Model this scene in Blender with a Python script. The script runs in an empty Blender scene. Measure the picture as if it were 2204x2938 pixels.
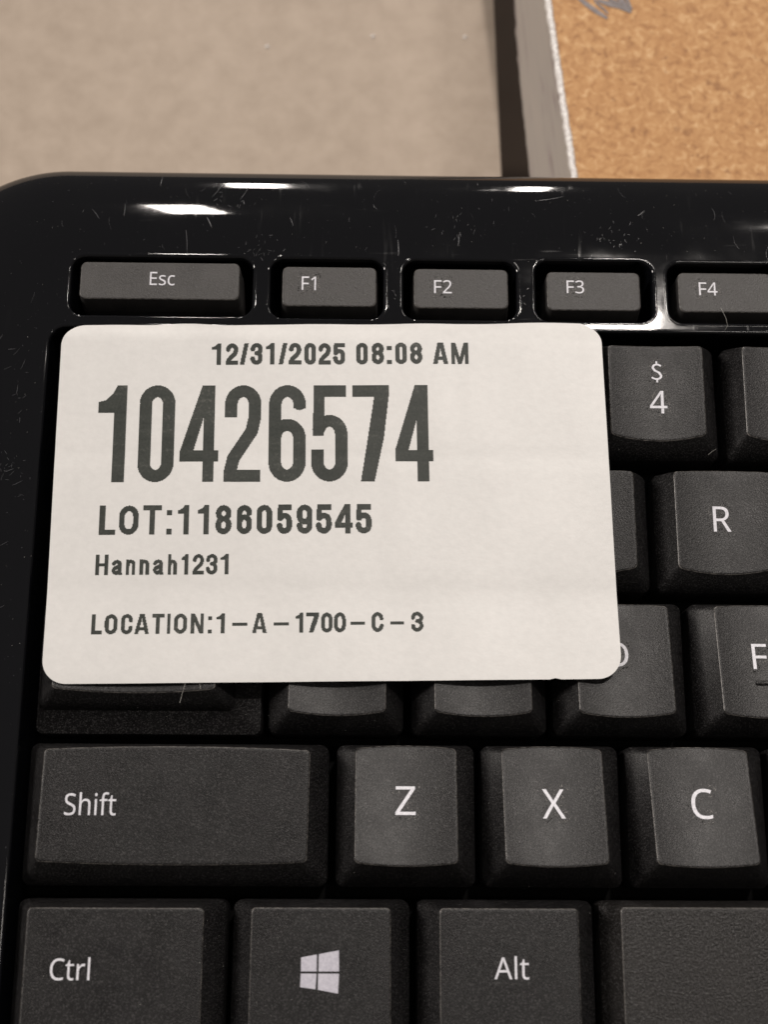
import bpy, bmesh, math, random
import numpy as np
from mathutils import Vector, Matrix
from mathutils.geometry import delaunay_2d_cdt

MM = 0.001
scene = bpy.context.scene
COL = scene.collection

# ------------------------------------------------------------------ camera
cam_data = bpy.data.cameras.new("camera")
cam = bpy.data.objects.new("camera", cam_data)
COL.objects.link(cam)
scene.camera = cam
_R = Matrix(((0.999843, -0.008635, -0.015465), (0.004281, 0.965033, -0.262095), (0.017187, 0.261988, 0.964918)))
cam.matrix_world = Matrix.Translation(Vector((35.484, -66.865, 176.117)) * MM) @ _R.to_4x4()
cam_data.sensor_fit = 'VERTICAL'
cam_data.sensor_width = 36.0
cam_data.sensor_height = 36.0
cam_data.lens = 36.0 * 2827.0 / 2211.5
cam_data.clip_start = 0.01
cam_data.clip_end = 60.0
cam_data.dof.use_dof = True
cam_data.dof.focus_distance = 0.180
cam_data.dof.aperture_fstop = 21.0

# ------------------------------------------------------------------ world
world = bpy.data.worlds.new("World")
scene.world = world
world.use_nodes = True
bg = world.node_tree.nodes["Background"]
bg.inputs["Color"].default_value = (1.0, 0.91, 0.83, 1)
bg.inputs["Strength"].default_value = 0.125

scene.view_settings.view_transform = 'Standard'
scene.view_settings.look = 'None'
scene.view_settings.exposure = 0.0
scene.view_settings.gamma = 1.0
scene.cycles.use_denoising = True
scene.cycles.max_bounces = 6
scene.cycles.sample_clamp_indirect = 3.0
scene.cycles.sample_clamp_direct = 8.0

# ------------------------------------------------------------------ ceiling lamps
def lamp(name, target, direction, dist, sx, sy, watts, spin=0.0, col=(1.0, 0.925, 0.86)):
    """rectangular ceiling light fitting; direction is where it hangs as seen from target (mm)"""
    ld = bpy.data.lights.new(name, 'AREA')
    ld.shape = 'RECTANGLE'
    ld.size = sx; ld.size_y = sy
    ld.energy = watts
    ld.color = col
    o = bpy.data.objects.new(name, ld)
    COL.objects.link(o)
    d = Vector(direction).normalized()
    o.location = Vector(target) * MM + d * dist
    q = (-d).to_track_quat('-Z', 'Y')
    o.rotation_euler = (q.to_matrix() @ Matrix.Rotation(spin, 3, 'Z')).to_euler()
    return o

lamp("ceiling_light", (9, 25.9, 2.4), (-0.133, 0.73, 0.671), 4.5, 0.18, 0.42, 24, 0.10)
lamp("ceiling_light", (19, 30.6, 1), (-0.082, 0.95, 0.301), 6.5, 0.22, 0.8, 60)
lamp("ceiling_light", (59.9, 30.6, 1), (0.121, 0.946, 0.30), 6.5, 0.13, 0.8, 36)
lamp("ceiling_light", (72.3, 8.0, 3), (0.19, 0.39, 0.901), 3.0, 0.145, 0.11, 44)
lamp("ceiling_light", (30, -40, 4), (-0.84, 0.24, 0.50), 3.2, 0.3, 1.2, 64)
lamp("ceiling_light", (90, -75, 4), (0.28, -0.04, 0.96), 3.0, 0.2, 0.3, 5)
lamp("ceiling_light", (93, 23.5, 2.8), (0.42, 0.62, 0.72), 4.0, 0.9, 0.45, 20)

# ------------------------------------------------------------------ material helpers
def mat(name):
    m = bpy.data.materials.new(name)
    m.use_nodes = True
    nt = m.node_tree
    b = nt.nodes["Principled BSDF"]
    return m, nt, b

def node(nt, kind, **kw):
    n = nt.nodes.new(kind)
    for k, v in kw.items():
        if hasattr(n, k):
            setattr(n, k, v)
        else:
            n.inputs[k].default_value = v
    return n

def noise(nt, vec, scale, detail=3.0, rough=0.55, dist=0.0):
    n = nt.nodes.new("ShaderNodeTexNoise")
    n.inputs["Scale"].default_value = scale
    n.inputs["Detail"].default_value = detail
    n.inputs["Roughness"].default_value = rough
    n.inputs["Distortion"].default_value = dist
    nt.links.new(vec, n.inputs["Vector"])
    return n.outputs["Fac"]

def ramp(nt, fac, stops):
    r = nt.nodes.new("ShaderNodeValToRGB")
    cr = r.color_ramp
    while len(cr.elements) < len(stops):
        cr.elements.new(0.5)
    for e, (p, c) in zip(cr.elements, stops):
        e.position = p
        e.color = c if len(c) == 4 else (*c, 1)
    nt.links.new(fac, r.inputs["Fac"])
    return r.outputs["Color"]

def g(v):
    return (v, v, v, 1)

def coord(nt, scale=(1, 1, 1)):
    t = nt.nodes.new("ShaderNodeTexCoord")
    mp = nt.nodes.new("ShaderNodeMapping")
    mp.inputs["Scale"].default_value = scale
    nt.links.new(t.outputs["Object"], mp.inputs["Vector"])
    return mp.outputs["Vector"]

def bump(nt, b, height, dist, strength=1.0):
    n = nt.nodes.new("ShaderNodeBump")
    n.inputs["Distance"].default_value = dist
    n.inputs["Strength"].default_value = strength
    nt.links.new(height, n.inputs["Height"])
    nt.links.new(n.outputs["Normal"], b.inputs["Normal"])
    return n

def mathn(nt, op, a, bb=None, clamp=False):
    n = nt.nodes.new("ShaderNodeMath")
    n.operation = op
    n.use_clamp = clamp
    for i, v in enumerate((a, bb)):
        if v is None:
            continue
        if isinstance(v, (int, float)):
            n.inputs[i].default_value = v
        else:
            nt.links.new(v, n.inputs[i])
    return n.outputs[0]

def mixc(nt, fac, a, bb):
    n = nt.nodes.new("ShaderNodeMix")
    n.data_type = 'RGBA'
    for sock, v in ((n.inputs[0], fac), (n.inputs[6], a), (n.inputs[7], bb)):
        if isinstance(v, (tuple, float, int)):
            sock.default_value = v
        else:
            nt.links.new(v, sock)
    return n.outputs[2]

# key plastic: charcoal, fine moulded grain, wear
def key_material(name, amp, scale, base, rough):
    m, nt, b = mat(name)
    v = coord(nt)
    n1 = noise(nt, v, scale, 2.0, 0.6)
    n2 = noise(nt, v, scale * 2.7, 2.0, 0.6)
    h = mathn(nt, 'ADD', n1, mathn(nt, 'MULTIPLY', n2, 0.5))
    bump(nt, b, h, amp)
    big = noise(nt, v, 260, 3.0)
    b.inputs["Specular IOR Level"].default_value = 0.34
    body = ramp(nt, big, [(0.3, tuple(c * 0.8 for c in base)), (0.7, tuple(c * 1.25 for c in base))])
    glint = ramp(nt, noise(nt, v, scale * 1.1, 1.0, 0.5), [(0.52, g(0)), (0.70, g(0.65))])  # sparkle of the moulded grain painted as pale speckles in the colour
    nt.links.new(mixc(nt, glint, body, (0.058, 0.056, 0.057, 1)), b.inputs["Base Color"])
    nt.links.new(ramp(nt, big, [(0.3, g(rough - 0.05)), (0.7, g(rough + 0.06))]), b.inputs["Roughness"])
    return m

M_KEY = key_material("charcoal_key_plastic", 0.000034, 5000, (0.0056, 0.0053, 0.0056), 0.40)
M_FKEY = key_material("grey_function_key_plastic", 0.000050, 4200, (0.042, 0.040, 0.039), 0.44)
M_SPACE = key_material("coarse_grained_key_plastic", 0.000085, 3300, (0.012, 0.011, 0.0105), 0.36)

M_RIM_HIGHLIGHT, nt, b = mat("worn_key_rim")  # pale rim colour paints the bright edge highlights of the keys
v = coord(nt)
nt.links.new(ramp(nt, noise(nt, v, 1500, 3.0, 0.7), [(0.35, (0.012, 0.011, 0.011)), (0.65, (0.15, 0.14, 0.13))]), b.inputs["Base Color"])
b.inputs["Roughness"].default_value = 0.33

# glossy piano black casing with scuffs
M_CASE, nt, b = mat("glossy_black_plastic")
b.inputs["Base Color"].default_value = (0.0035, 0.0038, 0.0050, 1)
v = coord(nt)
sm = noise(nt, v, 55, 4.0, 0.6, 0.4)
sc1 = noise(nt, coord(nt, (900, 90, 300)), 1.0, 2.0, 0.5)
sc2 = noise(nt, coord(nt, (120, 1400, 300)), 1.0, 2.0, 0.5)
sp = noise(nt, v, 3200, 1.0)
rr = mathn(nt, 'ADD', ramp(nt, sm, [(0.45, g(0.028)), (0.75, g(0.10))]),
           mathn(nt, 'ADD', ramp(nt, sc1, [(0.64, g(0)), (0.72, g(0.06))]), ramp(nt, sc2, [(0.66, g(0)), (0.74, g(0.05))])))
nt.links.new(rr, b.inputs["Roughness"])
nt.links.new(mixc(nt, ramp(nt, sp, [(0.76, g(0)), (0.82, g(0.4))]), (0.0035, 0.0038, 0.0050, 1), (0.10, 0.10, 0.11, 1)), b.inputs["Base Color"])
wob = noise(nt, v, 130, 3.0, 0.5)
bump(nt, b, wob, 0.00002, 0.5)

M_BED, nt, b = mat("dull_black_plastic")
b.inputs["Base Color"].default_value = (0.006, 0.006, 0.006, 1)
b.inputs["Roughness"].default_value = 0.9
b.inputs["Specular IOR Level"].default_value = 0.1
v = coord(nt)
nt.links.new(ramp(nt, noise(nt, v, 2200, 2.0), [(0.70, (0.003, 0.003, 0.003)), (0.82, (0.03, 0.03, 0.03))]), b.inputs["Base Color"])

# white legend paint
M_LEG, nt, b = mat("white_legend_paint")
v = coord(nt)
nt.links.new(ramp(nt, noise(nt, v, 3500, 2.0), [(0.3, (0.50, 0.50, 0.54)), (0.7, (0.70, 0.70, 0.75))]), b.inputs["Base Color"])
b.inputs["Roughness"].default_value = 0.5
M_RES, nt, b = mat("grey_print_residue")
v = coord(nt)
nt.links.new(ramp(nt, noise(nt, v, 900, 1.0), [(0.42, (0.006, 0.006, 0.006)), (0.55, (0.24, 0.23, 0.22))]), b.inputs["Base Color"])
b.inputs["Roughness"].default_value = 0.35
M_LOGO, nt, b = mat("lilac_grey_logo_paint")
v = coord(nt)
nt.links.new(ramp(nt, noise(nt, v, 3500, 2.0), [(0.3, (0.40, 0.39, 0.45)), (0.7, (0.52, 0.51, 0.57))]), b.inputs["Base Color"])
b.inputs["Roughness"].default_value = 0.5

# sticker paper
M_PAPER, nt, b = mat("white_label_paper")
v = coord(nt)
pn = noise(nt, v, 900, 5.0, 0.7)
pbig = noise(nt, v, 60, 3.0)
fac = mathn(nt, 'ADD', mathn(nt, 'MULTIPLY', pn, 0.6), mathn(nt, 'MULTIPLY', pbig, 0.4))
nt.links.new(ramp(nt, fac, [(0.3, (0.555, 0.550, 0.540)), (0.65, (0.625, 0.618, 0.606))]), b.inputs["Base Color"])
b.inputs["Roughness"].default_value = 0.45
b.inputs["Specular IOR Level"].default_value = 0.55
bump(nt, b, mathn(nt, 'ADD', pn, mathn(nt, 'MULTIPLY', noise(nt, v, 150, 2.0), 2.0)), 0.00003, 0.8)

M_INK, nt, b = mat("thermal_print_black")
v = coord(nt)
band = noise(nt, coord(nt, (60, 900, 1)), 1.0, 2.0)
fade = noise(nt, v, 140, 3.0)
grain = noise(nt, v, 2600, 3.0, 0.7)
tot = mathn(nt, 'ADD', mathn(nt, 'MULTIPLY', grain, 0.45), mathn(nt, 'ADD', mathn(nt, 'MULTIPLY', band, 0.25), mathn(nt, 'MULTIPLY', fade, 0.3)))
nt.links.new(ramp(nt, tot, [(0.38, (0.014, 0.018, 0.014)), (0.56, (0.030, 0.034, 0.029)), (0.68, (0.09, 0.09, 0.08))]), b.inputs["Base Color"])
b.inputs["Roughness"].default_value = 0.5
b.inputs["Specular IOR Level"].default_value = 0.3
bump(nt, b, noise(nt, v, 2500, 3.0), 0.00001)

# brown fibreboard
M_FIBRE, nt, b = mat("tan_fibreboard")
v = coord(nt)
f1 = noise(nt, v, 640, 3.0, 0.6, 0.7)
f2 = noise(nt, v, 70, 3.0, 0.6, 0.3)
f3 = noise(nt, v, 620, 2.0, 0.5, 0.4)
c1 = ramp(nt, f1, [(0.28, (0.27, 0.125, 0.045)), (0.43, (0.42, 0.215, 0.083)), (0.58, (0.51, 0.285, 0.12)), (0.74, (0.68, 0.45, 0.24))])
c2 = mixc(nt, ramp(nt, f2, [(0.40, g(0)), (0.7, g(0.35))]), c1, (0.44, 0.215, 0.075, 1))
c3 = mixc(nt, ramp(nt, f3, [(0.26, g(0.75)), (0.35, g(0))]), c2, (0.26, 0.12, 0.045, 1))
nt.links.new(c3, b.inputs["Base Color"])
b.inputs["Roughness"].default_value = 0.7
bump(nt, b, f1, 0.00015, 0.5)

M_GREY, nt, b = mat("grey_board_side")
v = coord(nt, (1, 0.25, 3.0))
s1 = noise(nt, v, 200, 3.0, 0.6, 0.5)
c1 = ramp(nt, s1, [(0.29, (0.17, 0.13, 0.125)), (0.37, (0.32, 0.275, 0.26)), (0.45, (0.365, 0.33, 0.30)), (0.7, (0.385, 0.345, 0.31))])
nt.links.new(c1, b.inputs["Base Color"])
b.inputs["Roughness"].default_value = 0.6

M_EDGE, nt, b = mat("chipped_white_edge")
v = coord(nt)
nt.links.new(ramp(nt, noise(nt, v, 1500, 3.0, 0.7), [(0.3, (0.50, 0.46, 0.44)), (0.6, (0.86, 0.84, 0.82))]), b.inputs["Base Color"])
b.inputs["Roughness"].default_value = 0.4
bump(nt, b, noise(nt, v, 1700, 3.0), 0.0003, 1.0)

M_PEN, nt, b = mat("grey_marker_ink")
v = coord(nt)
nt.links.new(ramp(nt, noise(nt, v, 600, 3.0), [(0.3, (0.10, 0.08, 0.075)), (0.7, (0.22, 0.19, 0.19))]), b.inputs["Base Color"])
b.inputs["Roughness"].default_value = 0.5

M_BEIGE, nt, b = mat("beige_grey_concrete")
v = coord(nt)
e1 = noise(nt, v, 200, 4.0, 0.6, 0.2)
e2 = noise(nt, coord(nt, (1, 0.25, 1)), 30, 2.0, 0.5)
fa = mathn(nt, 'ADD', mathn(nt, 'MULTIPLY', e1, 0.6), mathn(nt, 'MULTIPLY', e2, 0.4))
nt.links.new(ramp(nt, fa, [(0.34, (0.325, 0.262, 0.206)), (0.66, (0.41, 0.337, 0.272))]), b.inputs["Base Color"])
b.inputs["Roughness"].default_value = 0.75

M_GAP_SHADE, nt, b = mat("dark_brown_ground")  # shadow in the gap beside the shelf, put into this dark brown
v = coord(nt)
nt.links.new(ramp(nt, noise(nt, v, 40, 3.0), [(0.3, (0.030, 0.019, 0.012)), (0.7, (0.042, 0.027, 0.018))]), b.inputs["Base Color"])
b.inputs["Roughness"].default_value = 0.9

M_DUST, nt, b = mat("pale_dust")
b.inputs["Base Color"].default_value = (0.42, 0.41, 0.38, 1)
b.inputs["Roughness"].default_value = 0.8
v = coord(nt)
nt.links.new(ramp(nt, noise(nt, v, 300, 1.0), [(0.3, (0.22, 0.21, 0.19)), (0.7, (0.50, 0.49, 0.46))]), b.inputs["Base Color"])

M_SCR, nt, b = mat("grey_scratch")
v = coord(nt)
nt.links.new(ramp(nt, noise(nt, v, 250, 2.0), [(0.35, (0.03, 0.03, 0.033)), (0.7, (0.12, 0.12, 0.13))]), b.inputs["Base Color"])
b.inputs["Roughness"].default_value = 0.3

# ------------------------------------------------------------------ object helpers
def mesh_obj(name, verts, faces, material, origin=(0, 0, 0), parent=None, smooth=True, kind=None):
    """verts in mm, world frame; origin in mm"""
    ox, oy, oz = origin
    me = bpy.data.meshes.new(name)
    me.from_pydata([((x - ox) * MM, (y - oy) * MM, (z - oz) * MM) for x, y, z in verts], [], faces)
    me.materials.append(material)
    if smooth:
        me.polygons.foreach_set("use_smooth", [True] * len(me.polygons))
    me.update()
    o = bpy.data.objects.new(name, me)
    COL.objects.link(o)
    if parent is not None:
        po = parent["org"]
        o.parent = parent
        o.location = ((ox - po[0]) * MM, (oy - po[1]) * MM, (oz - po[2]) * MM)
    else:
        o.location = (ox * MM, oy * MM, oz * MM)
    o["org"] = (float(ox), float(oy), float(oz))
    if kind:
        o["kind"] = kind
    return o

def rrect01(w, h, r, ns=12, nc=5):
    """rounded rectangle outline in u,v of 0..1 (w,h,r in mm), CCW, constant count"""
    pts = []
    r = max(r, 1e-4)
    def side(a, bb):
        for i in range(ns):
            t = i / ns
            pts.append((a[0] + (bb[0] - a[0]) * t, a[1] + (bb[1] - a[1]) * t))
    def corner(cx, cy, a0):
        for i in range(nc):
            a = a0 + math.pi / 2 * i / nc
            pts.append((cx + r * math.cos(a), cy + r * math.sin(a)))
    side((r, 0), (w - r, 0)); corner(w - r, r, -math.pi / 2)
    side((w, r), (w, h - r)); corner(w - r, h - r, 0)
    side((w - r, h), (r, h)); corner(r, h - r, math.pi / 2)
    side((0, h - r), (0, r)); corner(r, r, math.pi)
    return [(x / w, y / h) for x, y in pts]

def stack(loops, close_top=True):
    n = len(loops[0])
    verts = [p for L in loops for p in L]
    faces = []
    for k in range(len(loops) - 1):
        a, bb = k * n, (k + 1) * n
        for i in range(n):
            j = (i + 1) % n
            faces.append((a + i, a + j, bb + j, bb + i))
    if close_top:
        L = loops[-1]
        c = (sum(p[0] for p in L) / n, sum(p[1] for p in L) / n, sum(p[2] for p in L) / n)
        verts.append(c)
        a = (len(loops) - 1) * n
        for i in range(n):
            faces.append((a + i, a + (i + 1) % n, len(verts) - 1))
    return verts, faces

# legend outlines (units: 1/1000 of the capital height): vertex x,y list and triangles
GLYPHS = {
    'Esc': ([1734,-14,1670,-9,1611,4,1557,27,1509,59,1468,101,1435,153,1410,215,1396,288,1391,371,1396,458,1411,533,1437,597,1471,649,1513,692,1562,724,1617,747,1677,760,1742,765,1780,763,1817,759,1853,753,1886,744,1915,735,1940,724,1902,622,1878,630,1852,638,1824,646,1794,652,1766,656,1739,657,1692,653,1650,643,1615,625,1585,600,1561,568,1542,529,1529,484,1521,432,1518,373,1521,316,1529,265,1542,220,1561,181,1584,150,1613,125,1648,107,1688,96,1732,92,1772,94,1808,98,1841,105,1871,114,1900,124,1927,136,1927,27,1901,15,1873,5,1844,-4,1811,-9,1775,-13,951,-14,901,-13,856,-8,816,-1,779,8,746,20,716,34,716,146,748,131,784,117,824,104,867,94,910,88,954,85,1011,89,1056,99,1090,116,1113,138,1127,165,1132,196,1130,214,1125,231,1116,246,1103,261,1085,276,1061,291,1031,307,992,324,947,342,901,360,859,379,822,398,790,418,764,440,742,465,727,494,717,527,714,566,723,624,749,674,792,713,849,742,917,759,996,765,1041,763,1083,759,1124,751,1163,741,1200,729,1235,714,1193,616,1161,629,1128,640,1094,650,1059,658,1023,662,987,664,941,661,902,653,872,639,850,621,836,599,832,573,834,553,840,536,850,520,865,506,885,492,911,478,943,464,981,448,1025,430,1070,412,1111,394,1147,375,1178,355,1204,333,1224,307,1239,279,1248,245,1251,207,1247,161,1235,121,1214,85,1187,55,1152,31,1111,11,1063,-3,1010,-11,0,0,0,1000,559,1000,559,889,126,889,126,577,534,577,534,468,126,468,126,111,559,111,559,0],
        [17,19,18,17,20,19,16,20,17,16,21,20,16,22,21,15,22,16,15,23,22,15,24,23,14,24,15,14,29,24,29,28,24,28,27,24,27,26,24,26,25,24,13,31,14,31,30,14,30,29,14,13,32,31,13,33,32,12,33,13,12,34,33,12,35,34,12,36,35,11,36,12,11,37,36,10,37,11,10,38,37,10,39,38,9,39,10,9,40,39,9,41,40,8,41,9,8,42,41,7,42,8,7,43,42,7,44,43,6,44,7,6,45,44,5,45,6,5,46,45,54,56,55,5,47,46,53,56,54,52,56,53,5,48,47,51,56,52,4,48,5,50,56,51,4,49,48,49,56,50,4,56,49,3,56,4,2,56,3,2,57,56,2,58,57,2,59,58,1,59,2,1,60,59,1,61,60,0,61,1,104,106,105,104,107,106,103,107,104,103,108,107,103,109,108,102,109,103,102,110,109,102,111,110,102,116,111,116,115,111,115,114,111,114,113,111,113,112,111,101,118,102,118,117,102,117,116,102,100,119,101,119,118,101,100,120,119,100,121,120,100,122,121,99,122,100,99,123,122,99,124,123,99,125,124,98,125,99,98,126,125,98,127,126,97,127,98,97,128,127,97,129,128,96,129,97,96,130,129,96,131,130,95,131,96,95,132,131,95,133,132,94,133,95,94,134,133,93,134,94,93,135,134,92,135,93,92,136,135,91,136,92,91,137,136,90,137,91,90,138,137,89,138,90,89,139,138,88,139,89,88,140,139,87,140,88,86,140,87,86,141,140,85,141,86,84,141,85,83,141,84,83,142,141,82,142,83,81,142,82,81,143,142,80,143,81,79,143,80,79,144,143,68,70,69,78,144,79,68,71,70,78,145,144,68,72,71,77,145,78,68,73,72,76,145,77,68,74,73,75,145,76,68,75,74,68,145,75,68,146,145,68,147,146,67,147,68,67,148,147,66,148,67,66,149,148,65,149,66,64,149,65,64,150,149,63,150,64,63,62,150,151,155,152,155,153,152,155,154,153,151,156,155,151,159,156,159,157,156,159,158,157,151,160,159,151,161,160,151,162,161]),
    'F1': ([968,0,968,699,968,725,968,747,968,768,969,786,970,803,971,820,972,837,972,854,973,871,959,857,945,844,933,833,920,822,904,809,887,794,780,707,716,790,986,1000,1088,1000,1088,0,0,0,0,1000,559,1000,559,889,126,889,126,535,532,535,532,424,126,424,126,0],
        [18,20,19,18,10,20,10,21,20,18,11,10,9,21,10,18,12,11,8,21,9,18,13,12,7,21,8,18,14,13,18,15,14,6,21,7,18,16,15,5,21,6,18,17,16,4,21,5,3,21,4,2,21,3,1,21,2,0,21,1,22,26,23,26,24,23,26,25,24,22,27,26,22,30,27,30,28,27,30,29,28,22,31,30]),
    'F2': ([658,0,658,102,920,367,968,415,1010,460,1048,501,1079,540,1106,579,1126,617,1141,656,1150,697,1153,741,1147,792,1131,833,1104,866,1068,890,1025,904,976,909,930,906,887,898,848,884,811,865,773,841,735,814,669,896,696,918,725,938,756,957,788,973,822,987,858,999,896,1007,935,1012,976,1014,1036,1010,1089,1000,1137,982,1179,957,1214,927,1242,890,1262,848,1275,800,1279,748,1275,697,1264,648,1246,602,1222,556,1192,511,1157,466,1116,421,1072,373,1022,324,814,118,814,112,1319,112,1319,0,0,0,0,1000,559,1000,559,889,126,889,126,535,532,535,532,424,126,424,126,0],
        [32,34,33,31,34,32,31,35,34,30,35,31,30,36,35,29,36,30,28,36,29,28,37,36,27,37,28,27,38,37,26,38,27,25,38,26,25,17,38,17,39,38,24,17,25,24,18,17,16,39,17,24,19,18,15,39,16,24,20,19,23,22,24,22,21,24,21,20,24,15,40,39,14,40,15,13,40,14,13,41,40,12,41,13,12,42,41,11,42,12,11,43,42,10,43,11,9,43,10,9,44,43,8,44,9,8,45,44,7,45,8,7,46,45,6,46,7,6,47,46,5,47,6,5,48,47,4,48,5,4,49,48,3,49,4,3,50,49,2,50,3,2,51,50,1,51,2,1,52,51,1,53,52,1,54,53,1,55,54,0,55,1,56,60,57,60,58,57,60,59,58,56,61,60,56,64,61,64,62,61,64,63,62,56,65,64]),
    'F3': ([929,-14,878,-13,829,-9,783,-2,739,8,696,22,654,41,654,155,697,136,742,120,790,107,838,97,885,92,930,90,1011,95,1076,113,1124,142,1157,182,1177,230,1183,287,1180,326,1169,360,1151,389,1125,412,1093,431,1055,445,1010,455,959,462,903,464,807,464,807,569,905,569,957,571,1003,579,1043,592,1077,610,1105,633,1127,659,1143,689,1152,722,1155,758,1150,803,1134,840,1106,870,1070,893,1026,906,973,910,939,909,907,906,877,900,849,892,822,882,796,870,771,857,746,842,721,826,660,910,698,937,742,961,792,983,847,1000,907,1011,972,1014,1068,1006,1145,983,1205,944,1248,893,1273,834,1282,766,1279,723,1270,685,1256,650,1237,619,1213,593,1184,570,1151,552,1114,537,1074,527,1074,521,1148,506,1207,481,1254,445,1286,400,1306,346,1312,284,1308,229,1294,177,1272,130,1240,88,1198,52,1146,24,1085,3,1012,-10,0,0,0,1000,559,1000,559,889,126,889,126,535,532,535,532,424,126,424,126,0],
        [61,63,62,60,63,61,60,64,63,59,64,60,58,64,59,58,65,64,57,65,58,57,66,65,56,46,57,46,66,57,55,54,56,54,53,56,53,52,56,52,51,56,51,50,56,50,49,56,49,48,56,48,47,56,47,46,56,45,66,46,44,66,45,44,67,66,43,67,44,42,67,43,41,67,42,41,68,67,40,68,41,40,69,68,39,69,40,39,70,69,38,70,39,37,70,38,37,71,70,36,71,37,36,72,71,35,72,36,35,73,72,34,73,35,34,74,73,33,74,34,32,74,33,31,74,32,31,75,74,29,31,30,29,75,31,29,76,75,29,77,76,29,78,77,29,79,78,29,80,79,29,28,80,28,27,80,27,81,80,26,81,27,25,81,26,24,81,25,24,82,81,23,82,24,22,82,23,22,83,82,21,83,22,20,83,21,20,84,83,19,84,20,18,84,19,18,85,84,17,85,18,17,86,85,16,86,17,16,87,86,6,8,7,15,87,16,6,9,8,15,88,87,6,10,9,14,88,15,6,11,10,6,12,11,13,88,14,6,13,12,6,88,13,6,89,88,6,90,89,5,90,6,5,91,90,4,91,5,3,91,4,3,92,91,2,92,3,1,92,2,1,0,92,93,97,94,97,95,94,97,96,95,93,98,97,93,101,98,101,99,98,101,100,99,93,102,101]),
    'F4': ([1099,0,1099,227,620,227,620,332,1091,1006,1218,1006,1218,338,1364,338,1364,227,1218,227,1218,0,741,338,1099,338,1099,653,1100,684,1100,713,1101,739,1102,764,1103,788,1104,810,1105,832,1106,853,1106,874,1101,874,1093,856,1083,837,1073,817,1062,797,1051,780,1041,765,0,0,0,1000,559,1000,559,889,126,889,126,535,532,535,532,424,126,424,126,0],
        [3,23,4,23,5,4,23,22,5,22,6,5,3,24,23,21,6,22,3,25,24,20,6,21,3,26,25,19,6,20,3,27,26,18,6,19,3,28,27,17,6,18,3,29,28,3,11,29,16,6,17,15,6,16,14,6,15,13,6,14,12,6,13,3,12,11,3,6,12,3,7,6,3,8,7,2,8,3,1,8,2,0,9,1,9,8,1,0,10,9,30,34,31,34,32,31,34,33,32,30,35,34,30,38,35,38,36,35,38,37,36,30,39,38]),
    '$': ([261,-168,351,-168,351,-14,476,32,558,123,587,251,476,474,270,587,160,739,179,817,232,868,314,887,386,877,445,847,499,801,566,874,507,927,437,967,351,988,351,1141,261,1141,261,986,144,943,67,855,40,733,150,529,355,414,465,243,446,160,388,105,293,86,205,100,127,136,59,187,0,101,74,46,164,5,261,-16],
        [21,19,20,21,18,19,21,17,18,22,17,21,22,16,17,23,16,22,23,11,16,11,15,16,23,10,11,12,15,11,13,15,12,13,14,15,23,9,10,24,9,23,24,8,9,24,7,8,25,7,24,25,6,7,26,6,25,26,5,6,27,5,26,27,4,5,28,4,27,34,32,33,29,4,28,34,31,32,29,3,4,30,3,29,35,31,34,35,30,31,35,3,30,36,3,35,36,2,3,37,2,36,37,1,2,0,1,37]),
    '4': ([479,0,479,227,0,227,0,332,471,1006,598,1006,598,338,744,338,744,227,598,227,598,0,120,338,479,338,479,653,479,684,480,713,480,739,481,764,482,788,483,810,484,832,485,853,486,874,480,874,472,856,463,837,452,817,441,797,431,780,420,765],
        [3,23,4,23,5,4,23,22,5,22,6,5,3,24,23,21,6,22,3,25,24,20,6,21,3,26,25,19,6,20,3,27,26,18,6,19,3,28,27,17,6,18,3,29,28,3,11,29,16,6,17,15,6,16,14,6,15,13,6,14,12,6,13,3,12,11,3,6,12,3,7,6,3,8,7,2,8,3,1,8,2,0,9,1,9,8,1,0,10,9]),
    'R': ([0,0,0,1000,276,1000,354,996,423,986,481,968,530,944,570,912,601,874,623,828,636,776,640,716,637,665,627,621,611,583,589,550,564,521,536,498,505,478,473,462,440,448,714,0,567,0,325,413,126,413,126,0,126,520,276,520,350,525,409,541,454,568,485,605,504,653,510,710,507,751,498,786,484,815,464,839,437,858,405,873,366,883,321,889,269,891,126,891],
        [0,43,1,43,2,1,43,3,2,43,4,3,43,5,4,43,6,5,43,7,6,43,42,7,42,41,7,41,8,7,0,26,43,40,8,41,39,8,40,39,9,8,38,9,39,37,9,38,36,9,37,36,10,9,35,10,36,34,10,35,34,11,10,33,11,34,33,12,11,32,12,33,32,13,12,31,13,32,31,14,13,30,14,31,30,15,14,29,15,30,29,16,15,28,16,29,27,16,28,27,17,16,0,24,26,24,27,26,24,17,27,24,18,17,24,19,18,24,20,19,24,23,20,23,21,20,0,25,24,22,21,23]),
    'D': ([0,0,0,1000,308,1000,404,994,492,975,570,944,638,901,695,846,741,779,774,701,794,611,801,510,794,404,773,310,739,228,691,159,632,102,560,57,477,26,383,6,279,0,126,108,262,108,386,119,488,152,567,208,623,286,657,385,668,506,657,627,624,725,569,799,494,851,401,882,290,892,126,892],
        [0,35,1,35,2,1,35,3,2,35,4,3,35,5,4,35,6,5,35,34,6,34,33,6,33,7,6,0,21,35,32,7,33,31,7,32,31,8,7,30,8,31,30,9,8,29,9,30,29,10,9,28,10,29,28,11,10,28,12,11,27,12,28,27,13,12,26,13,27,26,14,13,25,14,26,25,15,14,24,15,25,24,16,15,23,16,24,22,16,23,0,22,21,0,16,22,0,17,16,0,18,17,0,19,18,0,20,19]),
    'F': ([0,0,0,1000,559,1000,559,889,126,889,126,535,532,535,532,424,126,424,126,0],
        [0,4,1,4,2,1,4,3,2,0,5,4,0,8,5,8,6,5,8,7,6,0,9,8]),
    'Z': ([0,0,0,95,527,888,17,888,17,1000,679,1000,679,905,153,112,693,112,693,0],
        [3,5,4,3,6,5,3,2,6,2,7,6,1,7,2,1,8,7,1,9,8,0,9,1]),
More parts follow.
